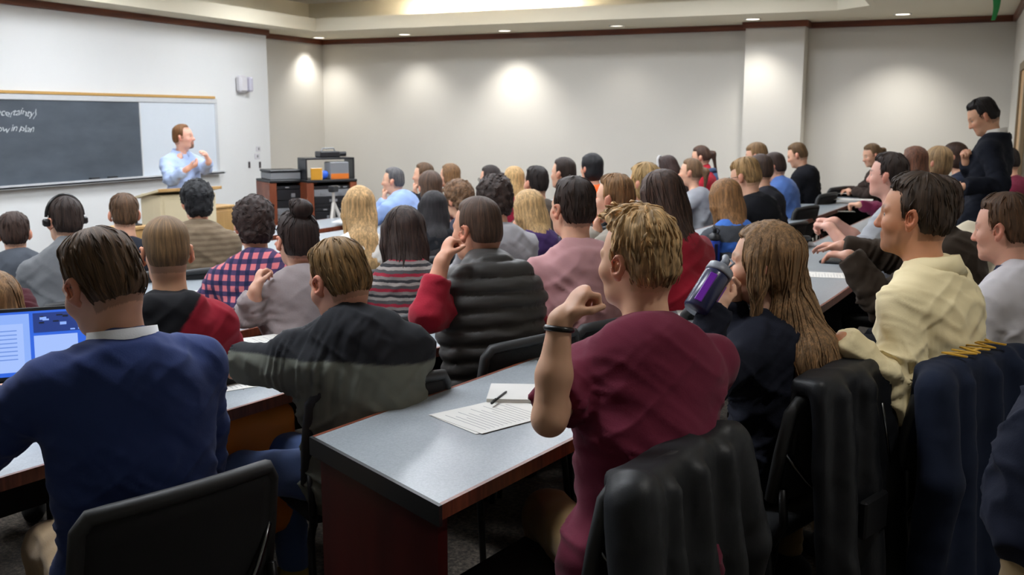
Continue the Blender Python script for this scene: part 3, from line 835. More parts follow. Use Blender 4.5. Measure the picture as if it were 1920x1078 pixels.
sbox('wall_recess', (XR-.15, 12.1, -.5), (XR, YW+.15, 3.5), m_wall, 'narrow recessed wall beside the front corner')
sbox('wall_recess_return', (XR, 12.12, -.5), (XF-.15, 12.27, 3.5), m_wall, 'short return of the front wall')
sbox('wall_right', (XR-.15, YW, -.5), (XB+.15, YW+.15, 3.5), m_wall, 'long cream side wall washed by downlights')
sbox('wall_pilaster', (-2.67, 13.85, -.5), (-1.91, YW, 2.85), m_wall, 'shallow pilaster standing out of the side wall')
sbox('wall_left', (XF-.15, YL-.15, -.5), (XB+.15, YL, 3.5), m_wall, 'cream wall behind the left end of the rows')
sbox('wall_rear', (XB, YL, -.5), (XB+.15, 11.2, 3.5), m_wall, 'cream rear wall')
sbox('wall_vestibule', (.56, 11.2, -.5), (XB+.15, YW, 3.5), m_wall, 'projecting entrance wall at the rear corner')
# door in the vestibule wall
d = root('door_1', (.56, 11.6, -.0)); struct(d, 'pale wooden door in a brown frame at the rear corner')
m_door = wood('door_wood', 'b98f5e', 'd1ab79', .5, 2., (1, 1, .15)); m_frame = simple('door_frame_paint', '7d6a50', .5)
MB().box((-.04, -.98, 0), (.0, -.9, 2.15), .006).box((-.04, 0, 0), (.0, .08, 2.15), .006).box((-.04, -.98, 2.07), (.0, .08, 2.15), .006).build('door_frame', m_frame, d)
leaf = MB().box((-.02, -.9, 0), (.0, 0, 2.07), .004).build('door_leaf', m_door, d)
MB().lathe([(.02, 0), (.028, .005), (.028, .012), (.01, .016), (.01, .05)], 14, Matrix.Translation((-.02, -.82, .98)) @ Matrix.Rotation(-math.pi/2, 4, 'Y')).tube([(-.065, -.82, .98), (-.065, -.7, .98)], .009).build('door_handle', simple('steel', 'b5b5b5', .3, 1.), leaf)
# soffit ring, cove lip, tray
TX0, TX1, TY0, TY1 = -8.70, -.95, .9, 12.76
sb = lambda n, lo, hi, l: sbox(n, lo, hi, m_soff, l)
sb('ceiling_soffit_front', (XR-.15, YL, ZS), (TX0, YW, ZS+.08), 'beige soffit along the front wall')
sb('ceiling_soffit_right', (TX0, TY1, ZS), (TX1, YW, ZS+.08), 'beige soffit with round downlights along the side wall')
sb('ceiling_soffit_rear', (TX1, YL, ZS), (XB+.15, YW, ZS+.08), 'beige soffit over the rear row')
sb('ceiling_soffit_left', (TX0, YL, ZS), (TX1, TY0, ZS+.08), 'beige soffit along the left side')
ch = .42
V = [(TX1, TY1, ZS), (TX1-ch, TY1, ZS), (TX1, TY1-ch, ZS)]; V += [(x, y, ZS+.08) for x, y, z in V]
struct(add_mesh('ceiling_soffit_corner', V, [(0, 1, 2), (5, 4, 3), (0, 3, 4, 1), (1, 4, 5, 2), (2, 5, 3, 0)], m_soff, smooth=False), 'chamfered corner of the beige soffit')
def lip(name, pts, label):
    mb = MB()
    for (x0, y0), (x1, y1) in zip(pts[:-1], pts[1:]):
        dx, dy = x1-x0, y1-y0; L = math.hypot(dx, dy); nx, ny = dy/L*.06, -dx/L*.06
        V = [(x0, y0), (x1, y1), (x1+nx, y1+ny), (x0+nx, y0+ny)]; V = [(x, y, ZS-.005) for x, y in V]+[(x, y, ZS+.175) for x, y in V]
        mb.add(V, [(3, 2, 1, 0), (4, 5, 6, 7), (0, 1, 5, 4), (1, 2, 6, 5), (2, 3, 7, 6), (3, 0, 4, 7)])
    return struct(mb.build(name, m_soff), label)
lip('ceiling_cove_lip', [(TX0, TY0), (TX0, TY1), (TX1-ch, TY1), (TX1, TY1-ch), (TX1, TY0), (TX0, TY0)], 'raised beige lip of the ceiling cove')
tw = .3
for n, lo, hi in (('front', (TX0-tw-.06, TY0-tw, ZS+.08), (TX0-tw, TY1+tw, ZC)), ('right', (TX0-tw, TY1+tw, ZS+.08), (TX1+tw, TY1+tw+.06, ZC)),
                  ('rear', (TX1+tw, TY0-tw, ZS+.08), (TX1+tw+.06, TY1+tw, ZC)), ('left', (TX0-tw, TY0-tw-.06, ZS+.08), (TX1+tw, TY0-tw, ZC))):
    sbox('ceiling_tray_side_'+n, lo, hi, m_soff, 'inner '+n+' side of the raised ceiling tray')
sbox('ceiling', (XR-.15, YL-.15, ZC), (XB+.15, YW+.15, ZC+.12), m_tray, 'raised grey tray ceiling')
# wood crown trim
def trim(n, lo, hi, l):
    mb = MB(); mb.box(lo, hi, .006); return struct(mb.build(n, m_trim), l)
zt0, zt1 = 2.772, ZS
trim('trim_1', (XF, YL, zt0), (XF+.045, 12.30, zt1), 'brown wood crown trim on the front wall')
trim('trim_2', (XR, 12.27, zt0), (XR+.045, YW, zt1), 'brown wood crown trim in the recess')
trim('trim_3', (XR, YW-.045, zt0), (-2.67, YW, zt1), 'brown wood crown trim on the side wall left of the pilaster')
trim('trim_4', (-2.71, 13.805, zt0), (-1.87, 13.85, zt1), 'brown wood crown trim on the pilaster')
trim('trim_5', (-1.91, 13.85, zt0), (-1.865, YW, zt1), 'brown wood crown trim on the pilaster side')
trim('trim_6', (-1.91, YW-.045, zt0), (.56, YW, zt1), 'brown wood crown trim on the side wall right of the pilaster')
trim('trim_7', (.515, 11.2, zt0), (.56, YW, zt1), 'brown wood crown trim on the entrance wall')
trim('baseboard_right', (XR, YW-.015, -.25), (.56, YW, -.15), 'brown baseboard of the side wall')
trim('baseboard_front', (XF, YL, -.25), (XF+.015, 12.27, -.15), 'brown baseboard of the front wall')
# ------------------------------------------------------------------ lights of the room, plus added panels and rear downlights
m_diff = emit('added_panel_diffuser', 'f3f8ff', ADDED_PANEL)
m_metal = simple('white_metal', 'd8d8d4', .45)
names = ['over the board side', 'over the middle rows', 'over the rear rows']
nm2 = ['left', 'centre-left', 'centre', 'right']
for i, X in enumerate((-7.3, -4.9, -2.5)):  # panels out of view, added to light the rows from above
    for j, Y in enumerate((2.6, 5.4, 8.2, 11.0)):
        r = root('added_ceiling_light', (X, Y, ZC)); tag(r, f'added unseen flat white ceiling light panel {names[i]}, {nm2[j]} of its line', 'ceiling light', 'added ceiling light panels')
        MB().box((-.62, -.32, -.03), (-.58, .32, 0)).box((.58, -.32, -.03), (.62, .32, 0)).box((-.58, -.32, -.03), (.58, -.28, 0)).box((-.58, .28, -.03), (.58, .32, 0)).build('frame', m_metal, r)
        MB().box((-.58, -.28, -.018), (.58, .28, -.006)).build('diffuser', m_diff, r)
def can(X, Y, energy, label, warm=(1, .97, .92)):
    r = root('downlight', (X, Y, ZS)); tag(r, label, 'downlight', 'recessed downlights')
    MB().lathe([(.095, -.004), (.105, -.01), (.105, -.001), (.085, -.0005)], 24).build('trim_ring', m_metal, r, True)
    MB().lathe([(.082, -.006), (.08, -.0035)], 24).build('lens', emit('can_lens%d' % (energy > 30), 'fff3e0', 3.5 if energy > 30 else 1.6), r)
    li = bpy.data.lights.new('downlight_lamp', 'SPOT'); li.energy = energy*1.35; li.color = warm; li.spot_size = rad(112); li.spot_blend = .9; li.shadow_soft_size = .05
    lo = bpy.data.objects.new('lamp', li); COL.objects.link(lo); lo.parent = r; lo.location = (0, 0, -.03)
for X, Y, e_, l in ((-9.28, 13.72, 52, 'round ceiling downlight in the front corner recess'), (-7.75, 13.72, 42, 'round ceiling downlight second from the front corner'),
                    (-6.1, 13.72, 85, 'round ceiling downlight third from the front corner'), (-4.38, 13.62, 14, 'dim round ceiling downlight left of the pilaster, fourth from the front'),
                    (-2.5, 13.4, 55, 'round ceiling downlight before the pilaster'), (-.72, 13.5, 90, 'round ceiling downlight near the rear corner')):
    can(X, Y, e_, l)
for i, (X, Y) in enumerate(((.4, 2.5), (.4, 6.0), (.4, 9.5))):  # unseen downlights added to brighten the rear row
    can(X, Y, 45, 'added unseen round ceiling downlight over the rear row, %s of three' % ('nearest', 'middle', 'farthest')[i])
# cove lamp behind the lip
r = root('cove_light', (-6.0, TY1+.12, ZS+.08)); tag(r, 'long cove lamp glowing behind the ceiling lip', 'cove light')
MB().box((-1.2, -.05, 0), (1.2, .05, .03), .004).build('lamp_housing', m_metal, r)
MB().tube([(-1.18, 0, .05), (1.18, 0, .05)], .018, 10).build('lamp_tube', emit('cove_tube', 'fff4e2', 110.), r, True)
# ------------------------------------------------------------------ chalkboard wall
m_slate = NT('chalkboard_slate'); _n = m_slate.noise(2.2, 5, stretch=(1, 1, 2.5))
m_slate.l(m_slate.ramp(_n, [(.3, lin('434b54')), (.75, lin('525b65'))]), m_slate.b.inputs['Base Color']); m_slate.b.inputs['Roughness'].default_value = .75; m_slate = m_slate.m
m_wb = simple('whiteboard_enamel', 'd3dbe3', .25, vary=.02); m_alu = simple('aluminium', 'd0d3d6', .4, .2)
bd = root('chalkboard', (XF, 9.0, .83)); tag(bd, 'long wall board, slate chalkboard beside a white panel', 'chalkboard')
Y0, YD, Y1 = 5.4-9, 9.68-9, 11.10-9
MB().box((0, Y0, .06), (.025, YD, .965)).build('slate_panel', m_slate, bd)
MB().box((0, YD, .06), (.028, Y1-.05, .965)).build('white_panel', m_wb, bd)
MB().box((.0, Y0, .965), (.04, Y1, 1.025), .005).box((0, Y1-.05, .06), (.04, Y1, .965), .005).box((0, YD-.012, .06), (.034, YD+.012, .965), .003).build('frame', m_alu, bd)
MB().box((0, Y0, .03), (.1, Y1+.02, .06), .006).box((.09, Y0, .03), (.1, Y1+.02, .075), .003).build('chalk_tray', m_alu, bd)
MB().box((0, Y0, 1.03), (.03, Y1-.02, 1.062), .004).build('cork_rail', simple('cork', 'c39a5a', .9, vary=.2, scale=60), bd)
m_chalk = simple('chalk', 'c9ced2', .95)
def chalk(txt, p, size):
    cu = bpy.data.curves.new('chalk_writing', 'FONT'); cu.body = txt; cu.size = size; cu.shear = .35; cu.extrude = .0005; cu.offset = -.001; cu.align_x = 'RIGHT'; cu.space_character = .92
    o = bpy.data.objects.new('tmp', cu); COL.objects.link(o); bpy.context.view_layer.update()
    me = bpy.data.meshes.new_from_object(o.evaluated_get(bpy.context.evaluated_depsgraph_get())); bpy.data.objects.remove(o)
    me.materials.clear(); me.materials.append(m_chalk)
    for v in me.vertices:      # uneven handwriting
        x, y = v.co.x, v.co.y; v.co.y = y*.82+.012*math.sin(x*23)+.006*math.sin(x*61); v.co.x = x+.005*math.sin(y*90+x*30)
    w_ = link('chalk_writing', me, bd, (.026, p[0]-9, p[1]-.83)); w_.rotation_euler = (math.pi/2, 0, math.pi/2)
    w_['label'] = 'white chalk handwriting'
pa = atx(68, 217, XF+.026); pb_ = atx(64, 246, XF+.026)
chalk('uncertainty)', (pa[1], pa[2]), .13); chalk('now in plan', (pb_[1], pb_[2]), .125)
for i, (px, py) in enumerate(((178, 345), (212, 342))):
    q = atx(px, py, XF+.05)
    tag(MB().box((-.022, -.065, 0), (.022, .065, .018), .004).box((-.022, -.065, .018), (.022, .065, .032), .003).build('board_eraser', simple('felt_black', '2a2a2c', .95), loc=(XF+.05, q[1], .891)), 'dark felt board eraser on the chalk tray, %s of two' % ('left', 'right')[i], 'eraser', 'board erasers')
# wall speaker, switches
q = atx(451, 158, XF); r = root('wall_speaker', (XF, q[1], q[2])); tag(r, 'small white wall speaker high beside the board', 'speaker')
m_pl = simple('white_plastic', 'd4d2d6', .4)
MB().box((0, -.12, -.115), (.1, .05, .12), .03).build('cabinet', m_pl, r, False)
MB().box((.02, .05, -.1), (.13, .13, .1), .02).build('side_case', simple('lilac_plastic', 'c3c1cf', .4), r)
MB().tube([(0, 0, 0), (.05, 0, 0)], .02).build('bracket', m_pl, r)
for (px, py, hw, hh_, mt, lab) in ((484, 279, .05, .035, m_pl, 'upper white switch plate on the front wall'), (482, 293, .06, .04, m_pl, 'lower white switch plate on the front wall')):
    q = atx(px, py, XF); r = root('switch_plate', (XF, q[1], q[2])); tag(r, lab, 'switch')
    MB().box((0, -hw, -hh_), (.008, hw, hh_), .003).build('plate', mt, r); MB().box((.008, -.012, -.018), (.016, .012, .018), .002).build('toggle', simple('grey_plastic', '8d8d8d', .4), r)
for (px, py, lab) in ((467, 309, 'left'), (487, 309, 'right')):
    q = atx(px, py, XF); r = root('wall_socket', (XF, q[1], q[2])); tag(r, lab+' small dark outlet below the switches', 'socket')
    MB().box((0, -.022, -.045), (.01, .022, .045), .004).build('plate', simple('dark_plastic', '4c4648', .5), r)
    MB().lathe([(.008, 0), (.008, .004)], 10, Matrix.Translation((.01, 0, .015)) @ Matrix.Rotation(math.pi/2, 4, 'Y')).build('hole', simple('felt_black', '2a2a2c', .95), r)
# green streamer near the rear corner
q = aty(1862, 38, 11.0); V = []; Fq = []
for i in range(13):
    t = i/12; z = q[2]+(ZS-q[2])*t; wv = .018+.028*t; x = q[0]+.03*t+.01*math.sin(t*5)
    V += [(x-wv, 11.0, z), (x+wv, 11.0+.01*math.sin(t*7), z), (x+wv, 11.012, z), (x-wv, 11.012, z)]
for i in range(12):
    for k in range(4): Fq.append((i*4+k, i*4+(k+1) % 4, (i+1)*4+(k+1) % 4, (i+1)*4+k))
Fq += [(3, 2, 1, 0), (48, 49, 50, 51)]
tag(add_mesh('streamer', V, Fq, simple('green_paper', '2f9a52', .6), smooth=False), 'bright green paper strip hanging from the soffit', 'streamer')
# ------------------------------------------------------------------ lecture tables
def table_top_mat():
    t = NT('table_laminate'); f = t.noise(160, 3, rough=.7)
    t.l(t.ramp(f, [(.35, lin('8d949a')), (.65, lin('9fa6ab'))]), t.b.inputs['Base Color'])
    t.b.inputs['Roughness'].default_value = .3; t.b.inputs['Specular IOR Level'].default_value = .6; return t.m
m_top = table_top_mat(); m_nose = wood('table_nosing', '5a2a1c', '8a4a30', .35, 6, (1, 12, 1)); m_mah = wood('mahogany', '3a1112', '531b19', .35, 3., (3, 3, .4))
m_blk = simple('black_edge', '1b1c1d', .45); m_blkm = simple('black_metal', '131314', .4, .3)
SKEW = .12
def strip(y0, y1, xo0, xo1, z0, z1, e_, n=40, sk0=None, sk1=.06):
    V = []; F = []; sk0 = SKEW if sk0 is None else sk0
    for t in np.linspace(0, 1, n):
        def pt(xo, z):
            y = (y0-sk0*xo/.6)*(1-t)+(y1-sk1*xo/.6)*t; return (e_+s_row(y)+xo*1.01, y, z)
        V += [pt(xo0, z0), pt(xo1, z0), pt(xo1, z1), pt(xo0, z1)]
    for i in range(n-1):
        for k in range(4): F.append((i*4+k, (i+1)*4+k, (i+1)*4+(k+1) % 4, i*4+(k+1) % 4))
    b = (n-1)*4; F += [(0, 1, 2, 3), (b+3, b+2, b+1, b)]
    return V, F
def lecture_table(row, y0, y1, label, skew=.12):
    global SKEW
    SKEW = skew
    e_ = EDGE[row]; z = ROWZ[row]; r = root('lecture_table', (e_+s_row(y0), y0, z)); tag(r, label, 'table', 'rows of lecture tables')
    def ch(name, V, F, m): 
        V = A(V)-A(e_+s_row(y0), y0, z); return add_mesh(name, V, F, m, r, smooth=False)
    T = .74+z
    ch('tabletop', *strip(y0, y1, -.60, -.012, T-.032, T, e_), m_top)
    ch('wood_edge', *strip(y0, y1, -.012, .0, T-.036, T+.0005, e_), m_nose)
    ch('wood_edge', *strip(y0, y1, -.612, -.60, T-.036, T+.0005, e_), m_nose)
    ch('end_edge', *strip(y0-.012, y0, -.612, .0, T-.05, T+.0004, e_, 2, skew, skew), m_blk)
    ch('end_edge', *strip(y1, y1+.012, -.612, .0, T-.045, T+.0004, e_, 2, .06), m_blk)
    ch('end_panel', *strip(y0+.01, y0+.045, -.585, -.03, z, T-.033, e_, 2, skew, skew), m_mah)
    ch('end_panel', *strip(y1-.045, y1-.01, -.585, -.03, z, T-.033, e_, 2, .06), m_mah)
    ch('modesty_panel', *strip(y0+.05, y1-.05, -.50, -.482, T-.30, T-.033, e_), m_blk)
    y = y0+1.7
    while y < y1-.8:
        ch('leg', *strip(y, y+.045, -.46, -.41, z+.03, T-.033, e_, 2, 0, 0), m_blkm); ch('foot', *strip(y-.0, y+.045, -.57, -.2, z, z+.03, e_, 2, 0, 0), m_blkm); y += 1.7
lecture_table('B', 1.93, 12.4, 'nearest long grey-topped table with a mahogany end panel', .30)
lecture_table('A', -.6, 12.6, 'second long grey lecture table from the camera, holding the laptop')
lecture_table('C', .2, 12.6, 'third long grey lecture table from the camera')
lecture_table('D', 1.2, 12.6, 'fourth long grey lecture table from the camera')
lecture_table('E', 2.4, 12.6, 'fifth long grey lecture table from the camera')
lecture_table('F', 7.4, 12.4, 'frontmost long grey lecture table, nearest the lecturer')
# ------------------------------------------------------------------ people of the scene (row by row, nearest first)
random.seed(4)
P = person
L3 = lambda *v: A(*v)      # a point given in the person's own frame
# ---- row B
def gray_region(c, k):     # signed distance to the dark yoke
    N, (S, E_, W) = k['N'], k['arms'][1][:3]
    m = c[:, 2]-(N[2]-.05+.02*np.clip(c[:, 1]/.15, -1, 1))
    return m
def hood_region(c, k):
    N = k['N']; return np.minimum(np.minimum(.11-.75*(N[2]-c[:, 2])-np.abs(c[:, 1]-.045), c[:, 2]-N[2]+.22), N[0]+.02-c[:, 0])
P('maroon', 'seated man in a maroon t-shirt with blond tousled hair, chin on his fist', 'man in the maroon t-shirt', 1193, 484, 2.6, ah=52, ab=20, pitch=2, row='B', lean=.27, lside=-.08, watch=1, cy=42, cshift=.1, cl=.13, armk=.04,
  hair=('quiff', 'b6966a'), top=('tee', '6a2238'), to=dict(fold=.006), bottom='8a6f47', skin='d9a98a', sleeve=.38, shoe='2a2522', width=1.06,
  L=dict(e=(1030, 785, 2.36), w=(1050, 602, 2.36), dc=(.6, .75, .2), nc=(.75, -.45, .35), curl=.8),
  R=dict(e=L3(.36, -.2, .74), w=(1118, 795, 2.5), dc=(-.1, -.95, .1), nc=(.7, .1, .7), curl=.22))
P('longhair', 'seated woman in a navy sweater with very long brown hair, drinking from a bottle', 'woman with very long brown hair', 1432, 492, 3.05, ah=80, ab=48, pitch=-2, row='B', lean=.02, sex='f',
  hair=('long', '7d6245'), ho=dict(path=[(1452, 470, 3.08), (1468, 530, 3.1), (1490, 600, 3.04), (1535, 680, 2.98), (1560, 735, 2.95)]), top=('sweater', '171a26'), bottom='15161c', skin='dcae93',
  L=dict(w=(1342, 580, 2.86), dc=(.1, .85, .2), nc=(.2, .1, .9), curl=.65), R=dict(w=(1372, 565, 3.05), dc=(-.35, .8, -.2), nc=(-.5, -.1, -.8), curl=.65))
P('yellow', 'seated man in a pale yellow shirt with dark hair in profile', 'man in the pale yellow shirt', 1712, 400, 3.2, ah=80, ab=62, pitch=0, row='B', lean=.07, cy=0, cshift=.08, cl=.07, armk=.02,
  hair=('short', '33281f'), top=('shirt', 'eadbb0'), to=dict(collar='shirt', fold=.011), bottom='6f5a38', skin='c98f6c', beard='stubble', width=1.04,
  L=dict(w=(1580, 640, 3.0), d=(.5, -.5, -.1), curl=.3), R='lap')
P('whiteshirt', 'seated young man in a white shirt at the right edge', 'young man in the white shirt', 1880, 425, 3.85, ah=74, ab=60, pitch=8, row='B', lean=.1,
  hair=('short', '4a3524'), top=('shirt', 'c9c5c8'), to=dict(fold=.01, collar='shirt', ccol='1d2740'), bottom='15161c', skin='dba48c', L='lap', R='lap')
P('brownjacket', 'seated man in a brown jacket reaching to a laptop, mostly hidden', 'man in the brown jacket', 1752, 382, 4.6, ah=75, ab=65, row='B', lean=.12,
  hair=('short', '3a2a20'), top=('jacket', '3d332a'), to=dict(fold=.009), bottom='15161c', skin='dba48c',
  watch=1, L=dict(w=(1592, 480, 4.45), d=(1, -.1, .0), curl=.25), R=dict(w=(1580, 462, 4.8), d=(1, .1, 0), curl=.25))
P('greytee', 'seated man in a grey t-shirt with dark hair, hands clasped on the table', 'man in the grey t-shirt', 1663, 327, 5.9, ah=78, ab=66, row='B', lean=.16,
  hair=('short', '241b17'), top=('tee', '9a9da3'), sleeve=.48, bottom='22242c', skin='dba795',
  L=dict(w=(1555, 425, 5.8), d=(1, -.3, .05), curl=.6), R=dict(w=(1565, 415, 6.1), d=(1, .3, .05), curl=.6))
P('purplesleeve', 'seated woman with reddish brown hair and a purple sweater', 'woman in the purple sweater', 1712, 303, 8.2, ah=60, row='B', lean=.1, sex='f',
  hair=('long', '5a3a2a'), ho=dict(length=.2), top=('sweater', '7d2a4c'), L=dict(w=(1612, 384, 8.0), d=(1, -.2, 0), curl=.5), R='desk')
P('blondbob', 'seated woman with a blonde bob in a navy sweater', 'woman with the blonde bob', 1757, 303, 8.5, ah=62, row='B', lean=.1, sex='f',
  hair=('bob', '8a7150'), ho=dict(fringe=.02), top=('sweater', '1b2440'), bottom='22242c', R='desk', L='desk')
P('darkgirl', 'seated woman with dark short hair beside the standing man', 'woman beside the standing man', 1788, 292, 9.8, ah=85, row='B', lean=.1, sex='f',
  hair=('bob', '30211a'), top=('sweater', '232a3c'))
P('glassesright', 'seated woman with glasses and pulled-back hair writing by the side wall', 'woman with glasses by the side wall', 1634, 290, 11.6, ah=118, ab=105, pitch=18, row='B', lean=.16, sex='f',
  hair=('pony', '5a4630'), top=('cardigan', '3a2f2a'), L='write', R='desk')
P('maroonback', 'seated man in a maroon shirt, hand at his face, behind the standing man', 'man in the maroon shirt', 1886, 303, 9.2, ah=95, ab=85, pitch=10, row='B', lean=.1,
  hair=('short', '17110f'), top=('shirt', '6a2036'), L='chin', R='lap')
P('standing', 'young man standing in a dark navy suit, looking down', 'standing man in the dark suit', 1842, 217, 7.4, ah=98, ab=80, pitch=30, row='B', lean=.05, pose='stand', legs=True,
  hair=('short', '191412'), top=('blazer', '12151f'), to=dict(ccol='d9d4cc', fold=.006), bottom='11131b', skin='cf9c7c',
  L=dict(w=(1808, 350, 7.15), hint=(-.6, .4, -1), d=(.5, -.8, .2), curl=.6), R=dict(w=(1812, 305, 7.45), hint=(-.2, -1, -.8), d=(.1, .4, .9), n=(-.4, .9, 0), curl=.7))
P('edgesuit', 'standing person in a dark navy jacket and khaki trousers at the right edge', 'person at the right edge', 2215, 150, 1.85, ah=60, ab=62, row='B', lean=-.1, pose='stand',
  hair=('short', '3a2a20'), top=('blazer', '1a1f30'), to=dict(fold=.006), bottom='8a7350', L=dict(w=(2010, 1150, 1.6), d=(.7, -.2, -.6)), R='down')
# ---- row A
P('suit', 'seated man in a navy blue blazer with brown hair, bent over a laptop', 'man in the navy blue blazer', 190, 530, 2.45, ah=36, ab=14, pitch=24, row='A', lean=.17, twist=4, armk=.015,
  hair=('short', '54412f'), ho=dict(), top=('blazer', '2f3f72'), to=dict(fold=.006), bottom='b49a78', skin='d8a387', width=1.04, shd=-.034,
  L=dict(w=(8, 752, 2.55), hint=(-.5, 1, -.8), d=(.8, -.1, .1), curl=.35), R=dict(w=(215, 760, 2.62), d=(.7, .7, 0), curl=.35))
P('grayjacket', 'seated man in a dark olive fleece jacket with short sandy hair, leaning left', 'man in the dark olive fleece', 634, 524, 3.18, ah=38, ab=14, pitch=22, row='A', lean=.12, lside=.05, width=1.04, shd=-.028, twist=-6, cshift=.19, cy=10, armk=.015,
  hair=('short', '80643e'), top=('jacket', '3a3b36'), to=dict(cols=('6d7066', '26272b'), region=gray_region, fold=.008, armr=1.1), bottom='4a5c86', skin='d8a085', legyaw=42, shoe='a08a3a',
  L=dict(e=(603, 692, 3.05), w=(478, 682, 3.14), d=(.6, .8, 0), curl=.7), sleeve=1.13, R=dict(w=(600, 640, 3.3), d=(.9, .3, 0), curl=.4))
P('vest', 'seated man in a black padded vest over a red sweater, fist on his chin', 'man in the black padded vest', 893, 428, 3.95, ah=48, ab=26, pitch=4, row='A', lean=.13, width=1.1,
  hair=('buzz', '44342a'), top=('vest', '3e3c3a'), to=dict(under='a82438', bulk=1.1), bottom='17181d', skin='d9a083',
  L=dict(e=(803, 590, 3.7), w=(828, 492, 3.72), d=(.3, -.5, .85), n=(.1, -.8, .1), curl=.9), R='desk')
P('pink', 'seated man in a pale pink shirt with thick dark hair', 'man in the pale pink shirt', 1072, 388, 4.3, ah=36, ab=22, row='A', lean=.12, width=1.05,
  hair=('short', '2a1f1a'), ho=dict(), top=('shirt', 'b98a8c'), to=dict(fold=.011), sleeve=.45, bottom='22242c', L='fold', R='fold')
P('boy', 'seated boy with short sandy hair resting his chin on his hand', 'boy with short sandy hair', 1150, 370, 5.45, ah=62, ab=50, row='A', lean=.16,
  hair=('short', '6b5033'), top=('sweater', '8a8378'), L='chin', R='desk', wide=.98)
P('redcard', 'seated woman in a red cardigan with dark brown hair', 'woman in the red cardigan', 1238, 368, 4.8, ah=42, ab=30, pitch=12, row='A', lean=.2, sex='f', width=1.1,
  hair=('long', '3d2d25'), ho=dict(length=.1), top=('cardigan', 'a01e30'), L='fold', R='fold')
blk = stripe_mat('colour_block_sweater', .30, [(0, '3f4248'), (.33, '3f6fc0'), (.55, '4a4d55'), (.8, '2f5cae')], .02)
P('blueblock', 'seated woman in a blue and grey colour-block sweater with long brown hair', 'woman in the blue and grey sweater', 1358, 372, 6.4, ah=40, ab=30, pitch=10, row='A', lean=.17, sex='f',
  hair=('long', '6e4f30'), ho=dict(length=.26), top=('sweater', '3f6fc0'), to=dict(mat=blk), L='fold', R='fold')
def glasses(info):
    hc, Rh = info['hc'], info['Rh']; mb = MB()
    for s in (1, -1):
        pts = [hc+Rh@A(.098, s*.034+.021*math.cos(t), .004+.016*math.sin(t)) for t in np.linspace(0, 2*math.pi, 13)]; mb.tube(pts, .0022, 5, caps=False)
        mb.tube([hc+Rh@A(.096, s*.055, .008), hc+Rh@A(.05, s*.078, .01), hc+Rh@A(-.02, s*.088, .006)], .002, 5)
    mb.tube([hc+Rh@A(.099, -.013, .007), hc+Rh@A(.102, 0, .009), hc+Rh@A(.099, .013, .007)], .002, 5)
    mb.build('glasses', simple('black_plastic', '161616', .3), info['rt'], True)
P('blackhoodie', 'seated blond man with glasses in a black hoodie', 'blond man in the black hoodie', 1396, 330, 7.0, ah=66, ab=55, pitch=14, row='A', lean=.16,
  hair=('short', '8c704a'), ho=dict(fringe=.01), top=('hoodie', '14151a'), L='fold', R='fold', extra=glasses)
P('bluehoodie', 'seated boy with dark hair in a light blue jacket', 'boy in the light blue jacket', 1450, 312, 9.4, ah=80, ab=66, pitch=10, row='A', lean=.12,
  hair=('short', '2b1e18'), top=('jacket', '4f6fae'), L='fold', R='fold')
P('darkhoodie', 'seated boy in a black hooded sweatshirt by the pilaster, looking down', 'boy in the black hooded sweatshirt', 1494, 290, 11.0, ah=84, ab=70, pitch=22, row='A', lean=.14,
  hair=('short', '54402a'), top=('hoodie', '121319'), L='lap', R='lap', bottom='1b2036')
# ---- row C
P('redhood', 'seated man in a red hooded sweatshirt with cropped hair, seen from behind', 'man in the red hooded sweatshirt', 312, 470, 3.65, ah=6, ab=4, pitch=6, row='C', lean=.11, width=.86,
  hair=('buzz', '654f36'), top=('hoodie', '8c1d2c'), to=dict(cols=('8c1d2c', '17171a'), region=hood_region, fold=.009),
  bottom='22242c', skin='d3a07f', L='fold', R='fold')
P('bun', 'seated woman in a taupe knit sweater with a dark hair bun', 'woman with the dark hair bun', 556, 447, 4.45, ah=20, ab=8, row='C', lean=.12, sex='f', width=1.12,
  hair=('bun', '241a17'), top=('sweater', '8c8282'), to=dict(fold=.008), skin='d3a58c', sleeve=.85,
  L=dict(e=(470, 585, 4.3), w=(478, 545, 4.25), d=(.4, -.3, .8), n=(.2, -.9, 0), curl=.6), R='fold')
ss = stripe_mat('fair_isle_knit', .066, [(0, '8e1f33'), (.2, '4c4a4c'), (.42, '9b948f'), (.62, '2b2a2e'), (.8, '77716e')], .012)
P('striped', 'seated woman in a red and grey patterned sweater with very dark long hair', 'woman in the patterned sweater', 756, 436, 4.75, ah=16, ab=6, pitch=8, row='C', lean=.14, sex='f', width=1.12,
  hair=('long', '2f2420'), ho=dict(length=.34), top=('sweater', '6a5a58'), to=dict(mat=ss), L='fold', R='fold')
P('darkstrap', 'seated man with thick dark hair and a grey shirt', 'man with thick dark hair', 926, 374, 5.85, ah=26, ab=18, pitch=10, row='C', lean=.14,
  hair=('curly', '2a201c'), ho=dict(), top=('shirt', '8f8d90'), L='fold', R='fold')
P('ponytail', 'seated woman in a purple top with a blonde ponytail, hand at her face', 'woman with the blonde ponytail', 990, 392, 6.5, ah=44, ab=34, pitch=10, row='C', lean=.16, sex='f',
  hair=('long', '9c8058'), ho=dict(length=.2), top=('sweater', '3a2552'), L='cheek', R='fold')
P('blondbehind', 'seated woman with light blonde hair beside the red cardigan', 'woman with light blonde hair', 1206, 340, 6.9, ah=60, row='C', lean=.12, sex='f',
  hair=('bob', '94794f'), top=('sweater', 'a39a8c'))
P('brownC', 'seated man with dark brown hair behind the blond boy in black', 'man with dark brown hair', 1424, 318, 8.4, ah=60, row='C', lean=.1, hair=('short', '33251d'), top=('sweater', '26262c'))
